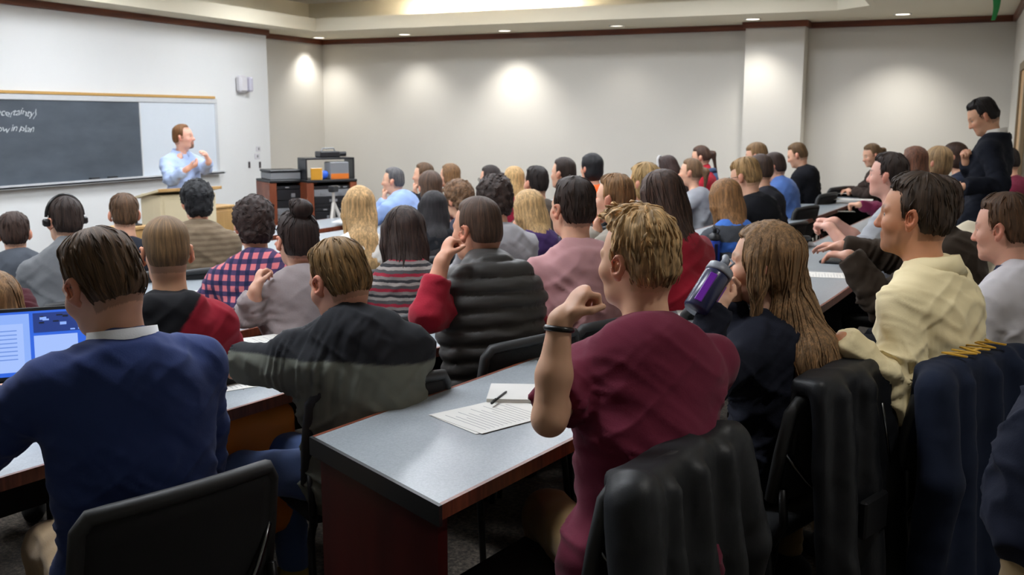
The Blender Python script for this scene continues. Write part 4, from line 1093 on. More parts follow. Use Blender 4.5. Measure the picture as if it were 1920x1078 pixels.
P('sandyC', 'seated person with sandy brown hair near the pilaster', 'person with sandy brown hair', 1417, 292, 9.8, ah=78, pitch=8, row='C', lean=.1, hair=('short', '6a5236'), ho=dict(fringe=.01), top=('sweater', '3b3c46'))
# ---- row D
P('leftedge', 'seated woman in a dark maroon top with light brown hair at the left edge', 'woman in the dark maroon top', -16, 566, 3.85, ah=20, ab=5, row='C', lean=.08, sex='f', hair=('long', '6a5238'), ho=dict(length=.3), top=('sweater', '3e141c'), L='fold',
  R=dict(w=(25, 524, 4.3), d=(.8, .2, .1), curl=.4))
P('plaid', 'seated person in a red and navy plaid shirt with curly dark hair', 'person in the plaid shirt', 476, 420, 5.15, ah=10, ab=6, pitch=6, row='D', lean=.12, width=1.05,
  hair=('curly', '2a1e1b'), top=('shirt', '1b2350'), to=dict(mat=plaid_mat()), L='desk', R='fold')
P('blondwavy', 'seated woman with long wavy blonde hair and a white top', 'woman with long wavy blonde hair', 673, 386, 6.2, ah=14, ab=8, row='D', lean=.1, sex='f',
  hair=('long', 'a88a60'), ho=dict(length=.27), top=('sweater', 'd8d4cc'), L='fold', R='fold')
P('blackhair', 'seated woman with straight black hair in a black top', 'woman with straight black hair', 812, 392, 6.9, ah=14, ab=10, pitch=8, row='D', lean=.12, sex='f',
  hair=('long', '151215'), ho=dict(length=.2), top=('sweater', '17181c'), L='fold', R='fold')
P('curlblue', 'seated young man with curly light brown hair and a blue collar', 'young man with curly light brown hair', 858, 374, 7.4, ah=50, ab=40, pitch=10, row='D', lean=.14, hair=('curly', '5d4632'), top=('shirt', '3a3b48'), to=dict(collar='shirt', ccol='3c62b8'), L='chin', R='fold')
P('darkD', 'seated man with short dark hair in front of the orange top', 'man with short dark hair', 1004, 342, 7.9, ah=36, row='D', lean=.12, hair=('short', '1d1614'), top=('sweater', '4a4038'))
P('darkD2', 'seated man with dark hair looking left in a brown sweater', 'man in the brown sweater looking left', 1055, 324, 8.4, ah=58, row='D', lean=.12, hair=('short', '241a15'), top=('sweater', '4c3f36'))
P('orange', 'seated woman with a black bob and an orange and red top', 'woman in the orange top', 1108, 314, 9.3, ah=46, row='D', lean=.1, sex='f', hair=('bob', '0f0e11'), top=('sweater', 'd8581c'))
P('headband', 'seated girl with a headband and a raspberry sweater', 'girl with the headband', 1250, 316, 9.9, ah=64, pitch=20, row='D', lean=.16, sex='f', hair=('long', '2c1e1b'), ho=dict(length=.1), top=('sweater', '7c2246'),
  extra=lambda i: MB().tube([i['hc']+i['Rh']@A(.03+.012*math.cos(t)*0, .092*math.cos(t), .045+.1*math.sin(t)) for t in np.linspace(-.2, math.pi+.2, 16)], .011, 7).build('headband', cloth('b9b6b4'), i['rt'], True))
P('greygirl', 'seated girl in a pale grey sweater with hair tied back', 'girl in the pale grey sweater', 1294, 322, 9.6, ah=78, row='D', lean=.14, sex='f', hair=('pony', '5f4934'), ho=dict(length=.08), top=('sweater', '9b9da3'), L='desk')
P('redscarf', 'seated girl in red with a blue scarf against the side wall', 'girl in red with the blue scarf', 1313, 294, 11.6, ah=84, pitch=12, row='D', lean=.1, sex='f', hair=('pony', '3d2b22'), top=('jacket', 'a81f2e'),
  extra=lambda i: MB().tube([i['N']+A(-.01+.085*math.cos(t), .085*math.sin(t), .012-.02*math.cos(t)) for t in np.linspace(0, 2*math.pi, 18)], .032, 8, caps=False).tube([i['N']+A(-.1, .03, .0), i['N']+A(-.15, .03, -.2)], .04, 8).build('scarf', cloth('3d4f6e', knit=True), i['rt'], True))
# ---- row E
P('greysweater', 'seated man in a grey sweater wearing headphones near the left wall', 'man wearing headphones', 121, 412, 5.5, ah=22, ab=10, row='E', lean=.13, width=1.15, hair=('short', '2a201c'), top=('sweater', '6b6d70'), to=dict(collar='stand'),
  L='fold', R='fold', extra=lambda i: MB().tube([i['hc']+i['Rh']@A(-.01, .1*math.cos(t), .03+.115*math.sin(t)) for t in np.linspace(0, math.pi, 15)], .009, 7).box((-.02, -.02, -.02), (.02, .02, .02), .008, Matrix.Translation(i['hc']+i['Rh']@A(-.01, .1, .0))).box((-.02, -.02, -.02), (.02, .02, .02), .008, Matrix.Translation(i['hc']+i['Rh']@A(-.01, -.1, .0))).build('headphones', simple('black_plastic', '161616', .3), i['rt'], True))
P('navyboy', 'seated boy in a dark navy shirt with brown hair', 'boy in the dark navy shirt', 233, 400, 6.4, ah=4, ab=2, row='E', lean=.1, hair=('short', '4e3a29'), ho=dict(), top=('shirt', '23262f'), L='fold', R='fold', sw=.15)
P('brownsweater', 'seated man in a brown striped sweater with black hair', 'man in the brown striped sweater', 369, 378, 6.6, ah=14, ab=-4, pitch=6, row='E', lean=.1, lside=.03, width=1.12, hair=('curly', '17181b'), top=('sweater', '6f604c'),
  to=dict(mat=stripe_mat('brown_rib_knit', .035, [(0, '6a5a47'), (.5, '7a6a55')], .01)), L='fold', R='fold')
P('brownE', 'seated person with brown hair in front of the man in the blue shirt', 'person with round brown hair', 806, 350, 8.2, ah=20, row='E', lean=.12, hair=('bob', '46352a'), top=('sweater', '3b3430'))
P('glassesE', 'seated woman with glasses and a dark ponytail in the front rows', 'woman with glasses and a dark ponytail', 918, 334, 9.9, ah=62, pitch=6, row='E', lean=.1, sex='f', hair=('pony', '1f1715'), ho=dict(length=.1), top=('sweater', '2b2b33'), extra=glasses)
P('blondred', 'seated woman in dark red with straight blonde hair', 'woman in dark red', 962, 336, 9.7, ah=46, row='E', lean=.1, sex='f', hair=('long', 'a4865a'), ho=dict(length=.06), top=('sweater', '8e1d33'))
# ---- row F
P('farleft', 'seated man in a dark grey printed sweatshirt in the front left corner', 'man in the printed sweatshirt', 27, 436, 6.2, ah=0, ab=2, row='F', lean=.1, hair=('short', '33251f'), top=('sweater', '4a4f57'), L='fold', R='fold')
P('blueshirt', 'seated man in a light blue shirt with greying hair in the front row', 'man in the light blue shirt', 736, 338, 10.0, ah=78, ab=52, row='F', lean=.2, hair=('short', '4b4a4c'), top=('shirt', '8fa6d4'), to=dict(collar='shirt'), width=1.15, L='chin', R='desk')
P('darkF', 'seated man in a black shirt holding a hand to his face in the front row', 'man in the black shirt', 793, 328, 10.4, ah=74, ab=60, row='F', lean=.12, hair=('short', '4d3a29'), top=('shirt', '14161c'), L='chin', R='fold')
P('coral', 'seated woman in a coral top with brown hair in the front row', 'woman in the coral top', 842, 328, 10.8, ah=72, row='F', lean=.1, sex='f', hair=('long', '63492f'), ho=dict(length=.05), top=('sweater', 'b0654f'))
# ---- lecturer
P('lecturer', 'standing lecturer in a light blue shirt gesturing behind the lectern', 'lecturer', 345, 256, 10.5, ah=-112, ab=-150, pitch=-4, row='X', lean=.03, pose='stand', hair=('short', '5b3d22'), ho=dict(fringe=-.026), top=('shirt', 'a3b4d6'), to=dict(collar='shirt', fold=.01), bottom='17181c', skin='d8a48e', beard='goatee', sleeve=.9,
  R=dict(w=(352, 316, 10.15), d=(.3, .8, .35), n=(-.3, .3, .8), curl=.4), L=dict(w=(392, 303, 10.25), d=(.1, -.4, .9), n=(-.2, -.8, .3), curl=.35))
# ------------------------------------------------------------------ chairs
m_chair = simple('chair_fabric', '1a1b1d', .9, bump=.3, bscale=250); m_rail = simple('chair_rail', '2c2d2e', .55); m_chrome = simple('chrome', '8c8f94', .2, 1.)
def chair_meshes():
    out = []
    p = [rbox((.04, 0, .435), (.235, .235, .032), .03)]; F = Field(p, .014, .04); F.add(p[0]); V, Q = F.mesh(); V = relax(V, Q, 1); out.append(('seat', V, Q, m_chair))
    V = []; Fq = []; n = 14; hN = 7
    def bp(u, v, off): # u -1..1 across, v 0..1 up
        y = u*.225; x = -.215-.05*v+.05*u*u+off; z = .54+.30*v-.015*u*u*v; return (x, y, z)
    for off in (0, -.022):
        for j in range(hN):
            for i in range(n): V.append(bp(-1+2*i/(n-1), j/(hN-1), off))
    m = n*hN
    for j in range(hN-1):
        for i in range(n-1):
            a_ = j*n+i; Fq += [(a_, a_+1, a_+n+1, a_+n), (m+a_, m+a_+n, m+a_+n+1, m+a_+1)]
    for i in range(n-1): Fq += [(i, m+i, m+i+1, i+1), ((hN-1)*n+i, (hN-1)*n+i+1, m+(hN-1)*n+i+1, m+(hN-1)*n+i)]
    for j in range(hN-1): Fq += [(j*n, (j+1)*n, m+(j+1)*n, m+j*n), (j*n+n-1, m+j*n+n-1, m+(j+1)*n+n-1, (j+1)*n+n-1)]
    out.append(('backrest', V, Fq, m_chair))
    mb = MB(); pts = [bp(-1.04, .0, -.011), bp(-1.05, .5, -.011), bp(-1.03, .92, -.011)]+[bp(u, 1.02, -.011) for u in np.linspace(-.94, .94, 13)]+[bp(1.03, .92, -.011), bp(1.05, .5, -.011), bp(1.04, 0, -.011)]
    mb.tube(pts, .019, 8); out.append(('top_rail', mb.V, mb.F, m_rail))
    mb = MB(); mb.tube([(-.235+.035*u*u-.05*(1-u*u), u*.24, .50+.2*u*u) for u in np.linspace(-1, 1, 15)], .008, 6); out.append(('chrome_bar', mb.V, mb.F, m_chrome))
    for sx, sy in ((1, 1), (1, -1), (-1, 1), (-1, -1)):
        mb = MB(); x = .22 if sx > 0 else -.17; mb.tube([(x-.03*sx, sy*.2, .41), (x, sy*.225, .36), (x+.04*sx, sy*.235, .0)], .0125, 8); out.append(('leg', mb.V, mb.F, m_blkm))
    for sy in (1, -1):
        mb = MB(); mb.tube([(-.17, sy*.215, .40), (-.215, sy*.235, .48), (-.205, sy*.232, .58)], .013, 8); out.append(('back_upright', mb.V, mb.F, m_blkm))
    return out
_cm = None
def chair(base, yaw, label, back=0.):
    global _cm
    r = root('lecture_chair', tuple(base), yaw); tag(r, label, 'chair', 'black lecture chairs')
    b = Matrix.Translation((back, 0, 0))
    if _cm is None:
        _cm = []
        for n, V, F, m in chair_meshes():
            o = add_mesh(n, V, F, m, r, smooth=True); _cm.append(o)
    else:
        for s in _cm:
            c = s.copy(); COL.objects.link(c); c.parent = r
    return r
for key, base, yaw, who in CHAIRS: chair(base, yaw, 'black padded chair under the '+who)
# ------------------------------------------------------------------ furniture at the front
m_lect = wood('pale_maple', 'cfc09c', 'dccfae', .45, 2., (1, 1, .3)); m_tan = wood('tan_oak', 'b08a55', 'c49c63', .45, 3., (1, 8, 1))
q0 = atx(312, 356, -6.68); q1 = atx(396, 352, -6.68)
r = root('lectern', (-6.68, (q0[1]+q1[1])/2, -.25), rad(-20)); tag(r, 'pale wooden lectern with a sloped top before the lecturer', 'lectern')
hz = q0[2]+.25; hw = (q1[1]-q0[1])/2
MB().box((-.42, -hw+.02, 0), (-.02, hw-.02, hz-.06), .01).build('body', m_lect, r)
MB().box((-.45, -hw, 0), (.0, hw, .06), .006).build('plinth', m_lect, r)
V = [(-.47, -hw-.02, hz-.11), (.02, -hw-.02, hz-.02), (.02, hw+.02, hz-.02), (-.47, hw+.02, hz-.11)]; V += [(x, y, z+.02) for x, y, z in V]
add_mesh('sloped_top', V, [(3, 2, 1, 0), (4, 5, 6, 7), (0, 1, 5, 4), (1, 2, 6, 5), (2, 3, 7, 6), (3, 0, 4, 7)], m_lect, r, smooth=False)
MB().box((-.02, -hw+.05, .12), (-.012, hw-.05, hz-.1), .004).build('front_panel', m_lect, r)
MB().box((.015, -hw-.02, hz-.025), (.03, hw+.02, hz+.004), .003).build('edge_trim', m_tan, r)
def wtable(X, y0, y1, zt, dep, label):
    r = root('wooden_table', (X, (y0+y1)/2, -.25)); tag(r, label, 'table'); hw = (y1-y0)/2; zt += .25
    MB().box((-dep, -hw, zt-.03), (0, hw, zt), .005).build('tabletop', m_tan, r)
    for x in (-dep+.04, -.08):
        for y in (-hw+.03, hw-.07): MB().box((x, y, 0), (x+.04, y+.04, zt-.03), .004).build('leg', m_tan, r)
    MB().box((-.03, -hw+.06, zt-.14), (-.012, hw-.06, zt-.03), .003).build('apron', m_tan, r); return r
qa = atx(205, 431, -6.6); qb = atx(284, 424, -6.6); wtable(-6.6, qa[1], qb[1], .655, .3, 'low tan wooden table left of the lectern')
q = atx(278, 423, -6.75); c_ = root('desk_microphone', (-6.70, qb[1]-.07, .655)); tag(c_, 'small black microphone standing on the tan table', 'microphone')
MB().lathe([(.045, 0), (.045, .012), (.01, .02)], 16).build('base', m_blk, c_, True); MB().tube([(0, 0, .015), (0, 0, .07)], .008).build('stem', m_blk, c_); MB().lathe([(.012, .06), (.026, .08), (.03, .115), (.02, .14), (.004, .15)], 14).build('head', simple('black_foam', '121214', .95, bump=.5), c_, True)
qa = atx(398, 388, -6.78); qb = atx(437, 386, -6.78); r = root('wooden_cabinet', (-6.78, (qa[1]+qb[1])/2, -.25)); tag(r, 'small tan wooden cabinet beside the lectern', 'cabinet'); hw = (qb[1]-qa[1])/2; zt = qa[2]+.25
MB().box((-.4, -hw, .05), (0, hw, zt-.025), .006).build('carcass', m_tan, r); MB().box((-.42, -hw-.015, zt-.025), (.015, hw+.015, zt), .005).build('top', m_tan, r)
dr_ = MB().box((0, -hw+.015, .08), (.015, hw-.015, zt-.05), .004).build('door', m_tan, r); MB().box((.015, hw-.05, zt*.5), (.03, hw-.035, zt*.5+.1), .003).build('handle', m_chrome, dr_); MB().box((-.38, -hw+.02, 0), (-.03, hw-.02, .05)).build('plinth', m_blk, r)
# equipment racks
m_rw = wood('rack_wood', '6a321c', '8d4a2c', .45, 3., (2, 2, .3)); m_dev = simple('device_black', '1c1d20', .4); m_devg = simple('device_grey', '8d8f92', .4, .3); m_bl = simple('blue_plastic', '2a5fd0', .4); m_or = simple('orange_card', 'd9731e', .7); m_ye = simple('yellow_card', 'c98f22', .7)
RK = rad(-36)
def rack(X, y0, y1, zt, label, seed):
    rng = random.Random(seed); hw = (y1-y0)/2*.82; r = root('equipment_rack', (X, (y0+y1)/2, -.25), RK); tag(r, label, 'equipment rack'); zt += .25
    for s in (-1, 1): MB().box((-.55, s*hw-(.09 if s > 0 else 0), .06), (0, s*hw+(.09 if s < 0 else 0), zt), .006).build('side_panel', m_rw, r)
    MB().box((-.55, -hw, zt), (.01, hw, zt+.03), .005).build('top_panel', m_blk, r); MB().box((-.55, -hw+.09, .06), (-.5, hw-.09, zt)).build('back_panel', m_blk, r); MB().box((-.5, -hw+.02, 0), (-.03, hw-.02, .06)).build('plinth', m_blk, r)
    z = .1
    while z < zt-.08:
        h_ = rng.choice((.045, .09, .09, .135)); h_ = min(h_, zt-.02-z)
        u = MB().box((-.45, -hw+.095, z), (-.02, hw-.095, z+h_-.006), .003).build('rack_unit', m_dev if rng.random() < .75 else m_devg, r)
        for k in range(rng.randint(1, 3)):
            y = rng.uniform(-hw+.13, hw-.16); MB().box((-.02, y, z+h_*.25), (-.012, y+.05, z+h_*.6), .002).build('display' if k == 0 else 'knob', m_devg, u)
        z += h_
    return r
def rk(x, y, z):     # keep things on a turned rack
    c = (XA, ym0) if x < XA+.1 else (XA+.42, ym1); dx, dy = x-c[0], y-c[1]; return (c[0]+dx*math.cos(RK)-dy*math.sin(RK), c[1]+dx*math.sin(RK)+dy*math.cos(RK), z)
def placed_box(name, label, cat, lo_, hi_, mats, loc):
    r = root(name, loc); tag(r, label, cat); return r
XA = -7.4
qa = atx(516, 345, XA); qb = atx(584, 345, XA); qc = atx(588, 345, XA+.42); qd = atx(656, 345, XA+.42); ym0 = (qa[1]+qb[1])/2; ym1 = (qc[1]+qd[1])/2; ymid = (qb[1]+qc[1])/2; rack(XA, qa[1], qb[1], qa[2], 'wood-sided rack of black equipment near the front corner', 3)
c_ = root('document_scanner', rk(XA-.25, (qa[1]+qb[1])/2-.05, qa[2]+.03), RK); tag(c_, 'flat grey device with a dark lid on the left rack', 'scanner'); MB().box((-.2, -.22, 0), (.2, .16, .09), .01).build('body', m_devg, c_); MB().box((-.21, -.23, .09), (.21, .17, .12), .008).build('lid', m_dev, c_)
qc = atx(588, 345, XA+.42); qd = atx(656, 345, XA+.42); rack(XA+.42, qc[1], qd[1], qc[2], 'wood-sided rack under a heap of video gear', 8)
zt = qc[2]+.03; ym = (qc[1]+qd[1])/2
c_ = root('monitor_frame', rk(XA+.22, ym+.02, zt), RK); tag(c_, 'black-framed equipment shelf on the right rack', 'shelf')
hw = (qd[1]-qc[1])/2*.8; MB().box((-.2, -hw, 0), (.1, -hw+.02, .24), .003).build('upright', m_dev, c_); MB().box((-.2, hw-.02, 0), (.1, hw, .24), .003).build('upright', m_dev, c_); MB().box((-.2, -hw, .24), (.1, hw, .262), .003).build('shelf_board', m_dev, c_)
c_ = root('video_camera', rk(XA+.17, ym+.08, zt+.262), RK); tag(c_, 'black video camera lying on top of the equipment shelf', 'camera'); MB().box((-.12, -.16, 0), (.08, .1, .075), .01).build('body', m_dev, c_); MB().tube([(0, .1, .04), (0, .2, .04)], .03, 12).build('lens', m_dev, c_); MB().tube([(0, -.12, .075), (0, -.1, .11), (0, .04, .11), (0, .06, .075)], .01, 6).build('handle', m_devg, c_)
c_ = root('grey_box', rk(XA+.27, ym+.12, zt), RK); tag(c_, 'pale grey box with an orange label inside the shelf', 'box'); MB().box((-.12, -.12, 0), (.1, .12, .21), .008).build('body', m_devg, c_); MB().box((.1, -.115, .005), (.104, .115, .07)).build('label_patch', m_or, c_)
c_ = root('blue_bag', rk(XA+.34, ym-.1, zt), RK); tag(c_, 'small bright blue pouch on the right rack', 'pouch'); V, Q = union([ell((0, 0, .05), (.05, .07, .05)), ell((0, .04, .07), (.04, .04, .04))], .012, .03); add_mesh('pouch_body', V, Q, m_bl, c_); MB().box((.03, -.04, .08), (.045, .04, .09), .003).build('flap', m_bl, c_)
c_ = root('yellow_folder', rk(XA+.385, ym-.2, zt+.121), RK); tag(c_, 'yellow folder standing on top of the right rack', 'folder'); MB().box((.0, -.06, -.12), (.03, .08, .02), .003).build('cover', m_ye, c_); MB().box((.005, -.055, -.1), (.025, .085, .026)).build('pages', simple('paper_white', 'dcdad4', .8), c_)
tq = atz(617, 425, -.25) if False else atx(625, 360, XA+1.15); c_ = root('tripod', (XA+1.15, tq[1], -.25)); tag(c_, 'grey camera tripod standing in front of the right rack', 'tripod')
m_tri = simple('tripod_grey', 'b5b0a8', .4, .4); ht = tq[2]+.25
MB().tube([(0, 0, .5), (0, 0, ht)], .016, 8).build('column', m_tri, c_); MB().box((-.04, -.05, ht), (.04, .05, ht+.07), .01).build('head', m_dev, c_)
for k in range(3): a_ = 2.2*k+.5; MB().tube([(0, 0, ht-.12), (.38*math.cos(a_), .38*math.sin(a_), 0)], [.022, .012], 8).build('leg', m_tri if k != 1 else m_dev, c_)
# ------------------------------------------------------------------ things on the tables
m_paper = simple('paper_white', 'dcdad4', .8, vary=.02); m_ink = simple('ink_grey', '9a9a9c', .8)
def tabz(row): return ROWZ[row]+.74
def sheet(px, py, row, rz, label, w_=.215, l_=.28, n=1, lines=True, name='paper_sheet'):
    z = tabz(row)+.0008; q = atz(px, py, z); r = root(name, tuple(q), rad(rz)); tag(r, label, 'paper', 'papers on the tables')
    for k in range(n):
        M = Matrix.Translation((.006*k, -.004*k, .0015*k)) @ Matrix.Rotation(.05*k, 4, 'Z')
        MB().box((-l_/2, -w_/2, 0), (l_/2, w_/2, .0012), 0, M).build('sheet', m_paper, r)
    if lines:
        mb = MB(); z0 = .0015*(n-1)+.0013
        M = Matrix.Translation((.006*(n-1), -.004*(n-1), 0)) @ Matrix.Rotation(.05*(n-1), 4, 'Z')
        for i in range(14): mb.box((-l_/2+.03+i*.016, -w_/2+.02, z0), (-l_/2+.032+i*.016, w_/2-.03-.03*((i*7) % 3), z0+.0003), 0, M)
        mb.build('printed_lines', m_ink, r)
    return r
sheet(925, 778, 'B', 62, 'white printed handout beside the elbow of the maroon t-shirt', .235, .30, 2)
nb = atz(988, 742, tabz('B')+.001); r = root('notebook', tuple(nb), rad(20)); tag(r, 'white notebook under the arm of the man in maroon', 'notebook', 'notebooks'); MB().box((-.12, -.09, 0), (.12, .09, .012), .002).build('pages', m_paper, r); MB().box((-.12, -.092, .012), (.12, .092, .014)).build('cover', simple('cover_white', 'cfcdc8', .6), r)
r = root('pen', tuple(nb+A(-.05, -.1, .0155)), rad(95)); tag(r, 'slim black pen lying along the white notebook', 'pen'); MB().tube([(-.07, 0, 0), (.06, 0, 0)], .004, 8).build('barrel', m_blk, r, True); MB().tube([(.06, 0, 0), (.072, 0, 0)], [.004, .001], 8).build('tip', m_chrome, r, True); MB().box((-.065, -.0015, .004), (-.03, .0015, .006)).build('clip', m_chrome, r)
sheet(1108, 770, 'B', 15, 'white sheet partly hidden behind the maroon t-shirt')
sheet(1555, 516, 'B', 8, 'white sheet on the table before the brown jacket', .2, .3)
sheet(1330, 588, 'B', 20, 'white sheet under the purple bottle')
sheet(1605, 362, 'B', 5, 'open white notebook before the woman with glasses', .3, .42)
sheet(1600, 374, 'B', 2, 'white pad before the woman in purple', .22, .4)
sheet(432, 718, 'A', 60, 'white sheet by the table edge beside the navy blazer', .2, .2)
sheet(505, 638, 'A', 60, 'white sheet on the second table behind the olive fleece', .2, .25)
sheet(845, 612, 'A', 40, 'white sheet under the red sleeve', .2, .26)
sheet(443, 560, 'C', 35, 'white sheet beside the woman with the hair bun', .22, .28)
sheet(405, 548, 'C', 50, 'cream open booklet beside the red hooded sweatshirt', .2, .26)
sheet(590, 497, 'C', 30, 'white sheet before the woman with the hair bun', .2, .26)
sheet(395, 508, 'D', 20, 'white sheet beside the plaid shirt', .2, .24)
sheet(690, 458, 'D', 35, 'white papers before the woman in the patterned sweater', .22, .3, 3)
sheet(655, 415, 'E', 20, 'white sheet on the fifth table near the tripod', .22, .3)
def phone(px, py, row, rz, label):
    z = tabz(row)+.001; q = atz(px, py, z); r = root('phone', tuple(q), rad(rz)); tag(r, label, 'phone', 'phones on the tables'); MB().box((-.075, -.037, 0), (.075, .037, .009), .003).build('case', m_blk, r); MB().box((-.07, -.034, .009), (.07, .034, .0096)).build('screen', simple('glass_black', '050506', .08), r)
phone(1587, 398, 'B', 20, 'black phone before the woman in the purple sweater')
phone(560, 505, 'C', 20, 'dark phone on the third table before the hair bun')
q = atz(1517, 461, tabz('B')+.001); r = root('computer_mouse', tuple(q), rad(170)); tag(r, 'white computer mouse by the typing hands', 'mouse'); V, Q = union([ell((0, 0, .008), (.055, .03, .022))], .006, .01, clips=[lambda P: -P[:, 2]]); add_mesh('shell', V, Q, m_pl, r); MB().box((.02, -.003, .026), (.035, .003, .031)).build('wheel', m_blk, r)
# ---- laptops
def laptop(q, rz, label, w_=.36, d_=.24, tilt=18, screen=True, hs=.235):
    r = root('laptop', tuple(q), rz); tag(r, label, 'laptop', 'laptops')   # +x away from the user
    b = MB().box((-d_, -w_/2, 0), (0, w_/2, .018), .005).build('base', m_dev, r)
    for i in range(5): MB().box((-d_+.11+i*.019, -w_/2+.03, .018), (-d_+.125+i*.019, w_/2-.03, .0195)).build('key_row', m_blk, b)
    MB().box((-d_+.02, -.05, .018), (-d_+.085, .05, .0188)).build('touchpad', m_devg, b)
    if screen:
        M = Matrix.Translation((0, 0, .018)) @ Matrix.Rotation(rad(tilt), 4, 'Y')
        lid = MB().box((-.006, -w_/2, 0), (.004, w_/2, hs), .003, M).build('lid', m_blk, r)
        def patch(name, y0, y1, z0, z1, mat, off): MB().box((-.0062-off, y0, z0), (-.006, y1, z1), 0, M).build(name, mat, lid)
        patch('screen', -w_/2+.014, w_/2-.014, .016, hs-.014, emit('screen_blue', '2a63dc', 1.0), .0006)
        # windows on the screen (left of the screen is +y for the user)
        patch('window', .0, w_/2-.02, .03, hs-.022, emit('screen_pale', '86a8ee', 1.1), .001); patch('document', .02, w_/2-.03, .03, hs-.055, emit('screen_paper', '9db8f2', 1.1), .0014)
        for i in range(8): patch('text_line', .04, w_/2-.045-.01*(i % 3), hs-.08-i*.014, hs-.076-i*.014, emit('screen_text', '6f93e0', 1.0), .0017)
        patch('picture', -w_/2+.02, -.012, hs-.09, hs-.022, emit('screen_dark', '1d3c8e', .8), .001); patch('panel', -w_/2+.05, -.012, .05, hs-.1, emit('screen_paper', '9db8f2', 1.1), .001)
        rg = random.Random(2)
        for i in range(10):
            y = rg.uniform(-w_/2+.025, -.04); z = rg.uniform(hs-.088, hs-.035); patch('icon', y, y+rg.uniform(.01, .025), z, z+rg.uniform(.004, .01), emit('screen_pale', '86a8ee', 1.1) if i % 2 else emit('screen_ink', '0c1838', .5), .0014)
    return r
q = atz(62, 722, tabz('A')+.001)
laptop(q, rad(136), 'black laptop with a bright blue screen before the navy blazer', .4, .26, hs=.25)
q = atz(1545, 487, tabz('B')+.001); laptop(q, math.pi*.98, 'closed dark laptop under the hands of the brown jacket', .34, .24, screen=False)
# ---- bottles
def bottle(p0, p1, rr, label, body, band, lid):
    p0, p1 = A(p0), A(p1); d = nrm(p1-p0); L = np.linalg.norm(p1-p0); r = root('water_bottle', tuple(p0)); tag(r, label, 'bottle', 'water bottles')
    M = Vector(tuple(d)).to_track_quat('Z', 'Y').to_matrix().to_4x4()
    MB().lathe([(rr*.85, 0), (rr, .008), (rr, L*.62), (rr*.93, L*.68)], 24, M).build('body', body, r, True)
    for k in range(3):
        a_ = k*2.1; mb = MB(); mb.box((rr-.004, -.011, L*.08), (rr+.0015, .011, L*.58), .002, M @ Matrix.Rotation(a_, 4, 'Z')); mb.build('stripe', band, r)
    MB().lathe([(rr*1.02, L*.66), (rr*1.04, L*.69), (rr*1.0, L*.78), (rr*.6, L*.82), (rr*.45, L*.84)], 24, M).build('lid', lid, r, True)
    MB().tube([(0, 0, L*.82), (.0, 0, L*.93), (.012, 0, L*1.0)], [.014, .012, .009], 10, M).build('spout', lid, r, True)
    MB().tube([(-.02, 0, L*.8), (-.03, 0, L*.9), (-.012, 0, L*.96), (.004, 0, L*.9)], .004, 6, M).build('carry_loop', lid, r, True)
bottle(atd(1303, 583, 2.82), atd(1366, 482, 2.88), .038, 'dark purple sports bottle raised by the woman with very long hair', simple('bottle_indigo', '2b2f4e', .25, vary=.2), simple('bottle_purple', '6a1fa0', .3), simple('lid_grey', '7d828c', .4))
q = atz(1338, 500, tabz('A')); bottle(q, q+A(0, 0, .25), .036, 'blue water bottle standing behind the purple bottle', simple('bottle_blue', '2747b0', .25), simple('bottle_navy', '141c3c', .3), m_dev)
# ------------------------------------------------------------------ coats and bags
def coat(name, base, yaw, label, col, w_=.26, zt=.88, drop=.62, sleeves=(1, -1), seed=0, patch=None, parts=None, shift=0., col2=None, dx=0.):
    "a coat hung over a chair back: folded over the rail, sleeves hanging"
    r = root(name, tuple(base), yaw); tag(r, label, 'coat', 'coats over chairs'); pr = []
    def a(p, k=.03): p.k = k; pr.append(p)
    a(rbox((-.27+dx, shift, zt-.02), (.042, w_*.96, .026), .025)); a(rbox((-.32+dx, shift, zt-.04-drop*.5), (.018, w_*.98, drop*.5), .017, Ry(.08))); a(rbox((-.215+dx, shift, zt-.12), (.018, w_*.9, .12), .018))
    for s in (-1, 0, 1): a(rcap((-.33+dx, shift+s*w_*.6, zt-.05), (-.37+dx, shift+s*w_*.7, zt-drop+.02), .018, .045), .05)
    for s in sleeves: a(rcap((-.29+dx, shift+s*(w_-.0), zt-.05), (-.34+dx, shift+s*(w_+.035), zt-.3), .06, .055), .03); a(rcap((-.34+dx, shift+s*(w_+.035), zt-.3), (-.31+dx, shift+s*(w_+.03), zt-.58), .055, .045), .02)
    V, Q = union(pr, .011, .03, it=2); Nn = normals(V, Q)
    wv = V+.06*np.stack([fbm(V*5+k_, 2) for k_ in (1., 7., 13.)], 1); n1 = np.clip(1-np.abs(fbm(wv*A(5, 9, 2.5)+seed, 2)-.5)*4, 0, 1); n2 = np.clip(1-np.abs(fbm(V*A(9, 9, 9)+seed+5, 2)-.5)*4, 0, 1)
    V = V+Nn*((n1-.4)*.012+(n2-.4)*.004)[:, None]
    add_mesh('coat_body', V, Q, cloth(col, shiny=col2 is not None), r)
    return r
C = {k: (b, y) for k, b, y, w__ in CHAIRS}
coat('coat', *C['maroon'], 'black jacket draped over the chair of the man in maroon', '1d1f22', .24, .86, .62, seed=1, col2=1)
c_ = coat('winter_coat', *C['longhair'], 'bulky black winter coat with zips over the chair of the long-haired woman', '16181c', .24, .90, .7, seed=4, col2=1, sleeves=(-1,))
for (y, z0, z1) in ((-.08, .62, .8), (.1, .5, .56)):
    MB().tube([(-.372, y, z0), (-.365, y+.02, (z0+z1)/2), (-.35, y+.03, z1)], .004, 6).build('zip', m_chrome, c_, True)
MB().box((-.40, -.02, .45), (-.375, .12, .56), .006).build('pocket_flap', cloth('101114', shiny=True), c_)
c_ = coat('navy_jacket', *C['yellow'], 'navy jacket with yellow lettering over the chair of the man in yellow', '182033', .27, .90, .72, seed=8)
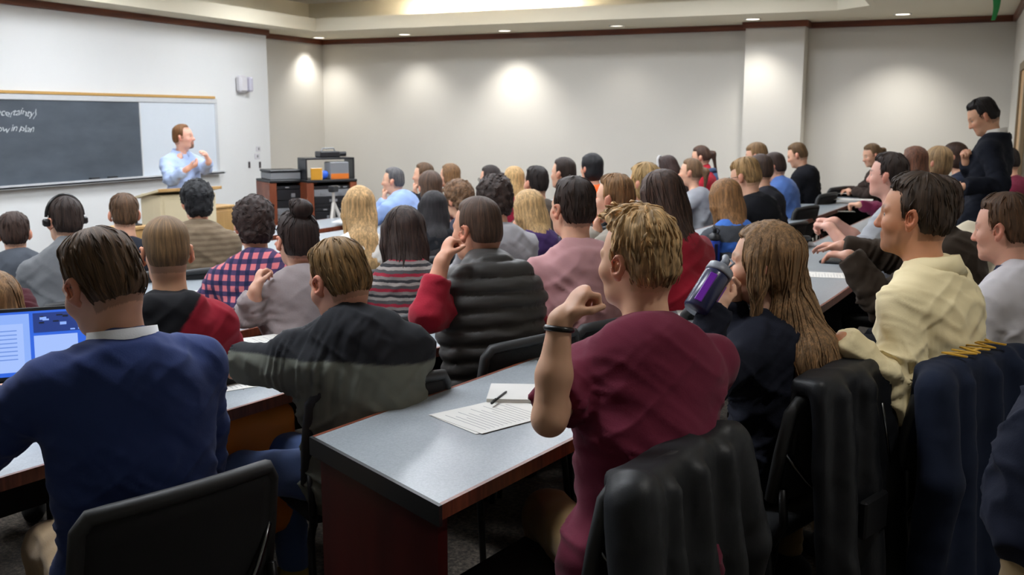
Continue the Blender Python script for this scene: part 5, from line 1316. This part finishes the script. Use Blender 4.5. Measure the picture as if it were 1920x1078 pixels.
cu = bpy.data.curves.new('lettering', 'FONT'); cu.body = 'NAVY'; cu.size = .11; cu.extrude = .002; cu.align_x = 'CENTER'
o = bpy.data.objects.new('tmp', cu); COL.objects.link(o); bpy.context.view_layer.update(); me = bpy.data.meshes.new_from_object(o.evaluated_get(bpy.context.evaluated_depsgraph_get())); bpy.data.objects.remove(o)
me.materials.clear(); me.materials.append(cloth('c99a2e')); o = link('lettering', me, c_, (-.31, 0, .925)); o.rotation_euler = (0, 0, -math.pi/2); o['label'] = 'yellow stitched letters'
coat('dark_coat', *C['whiteshirt'], 'dark coat over the chair of the man in white', '17191f', .25, .88, .6, seed=12)
# orange backpack behind the red hoodie
b, y = C['redhood']; f_ = A(math.cos(y), math.sin(y), 0); r = root('backpack', tuple(b-f_*.36+A(0, 0, .0)), y); tag(r, 'orange and brown backpack hung on the chair of the red sweatshirt', 'backpack')
pr = [rbox((0, -.08, .5), (.09, .17, .24), .07), rbox((-.08, -.08, .42), (.05, .13, .12), .04)]; V, Q = union(pr, .013, .03, it=2); Nn = normals(V, Q); V = V+Nn*((fbm(V*14, 2)-.5)*.02)[:, None]
add_mesh('bag', V, Q, simple('orange_nylon', 'e07a1c', .6), r); MB().tube([(.05, -.02, .72), (.0, -.08, .78), (.05, -.14, .72)], .012, 6).build('carry_handle', simple('brown_webbing', '5a2a18', .8), r, True); MB().box((-.135, -.2, .50), (-.125, .04, .512)).build('zip', m_blk, r)
# cream coat between the standing man and the white shirt
q = atd(1818, 445, 5.0); r = root('cream_coat', (q[0], q[1], 0)); tag(r, 'cream fleece coat heaped on a chair before the standing man', 'coat')
pr = [ell((0, 0, q[2]-.02), (.14, .13, .09)), ell((.05, .06, q[2]-.1), (.13, .14, .1)), rbox((.02, .0, .7), (.15, .16, .2), .08)]; V, Q = union(pr, .014, .05, it=2); Nn = normals(V, Q); V = V+Nn*((fbm(V*12, 3)-.5)*.05)[:, None]; add_mesh('coat_body', V, Q, cloth('c9bfa8'), r)
chair(A(q[0]+.02, q[1], 0), math.pi*.75, 'black padded chair under the cream fleece coat')
# empty chair by the pilaster
q = atz(1545, 405, .45); chair(A(q[0], q[1], ROWZ['A']), rad(150), 'empty black chair behind the boy in the black sweatshirt')
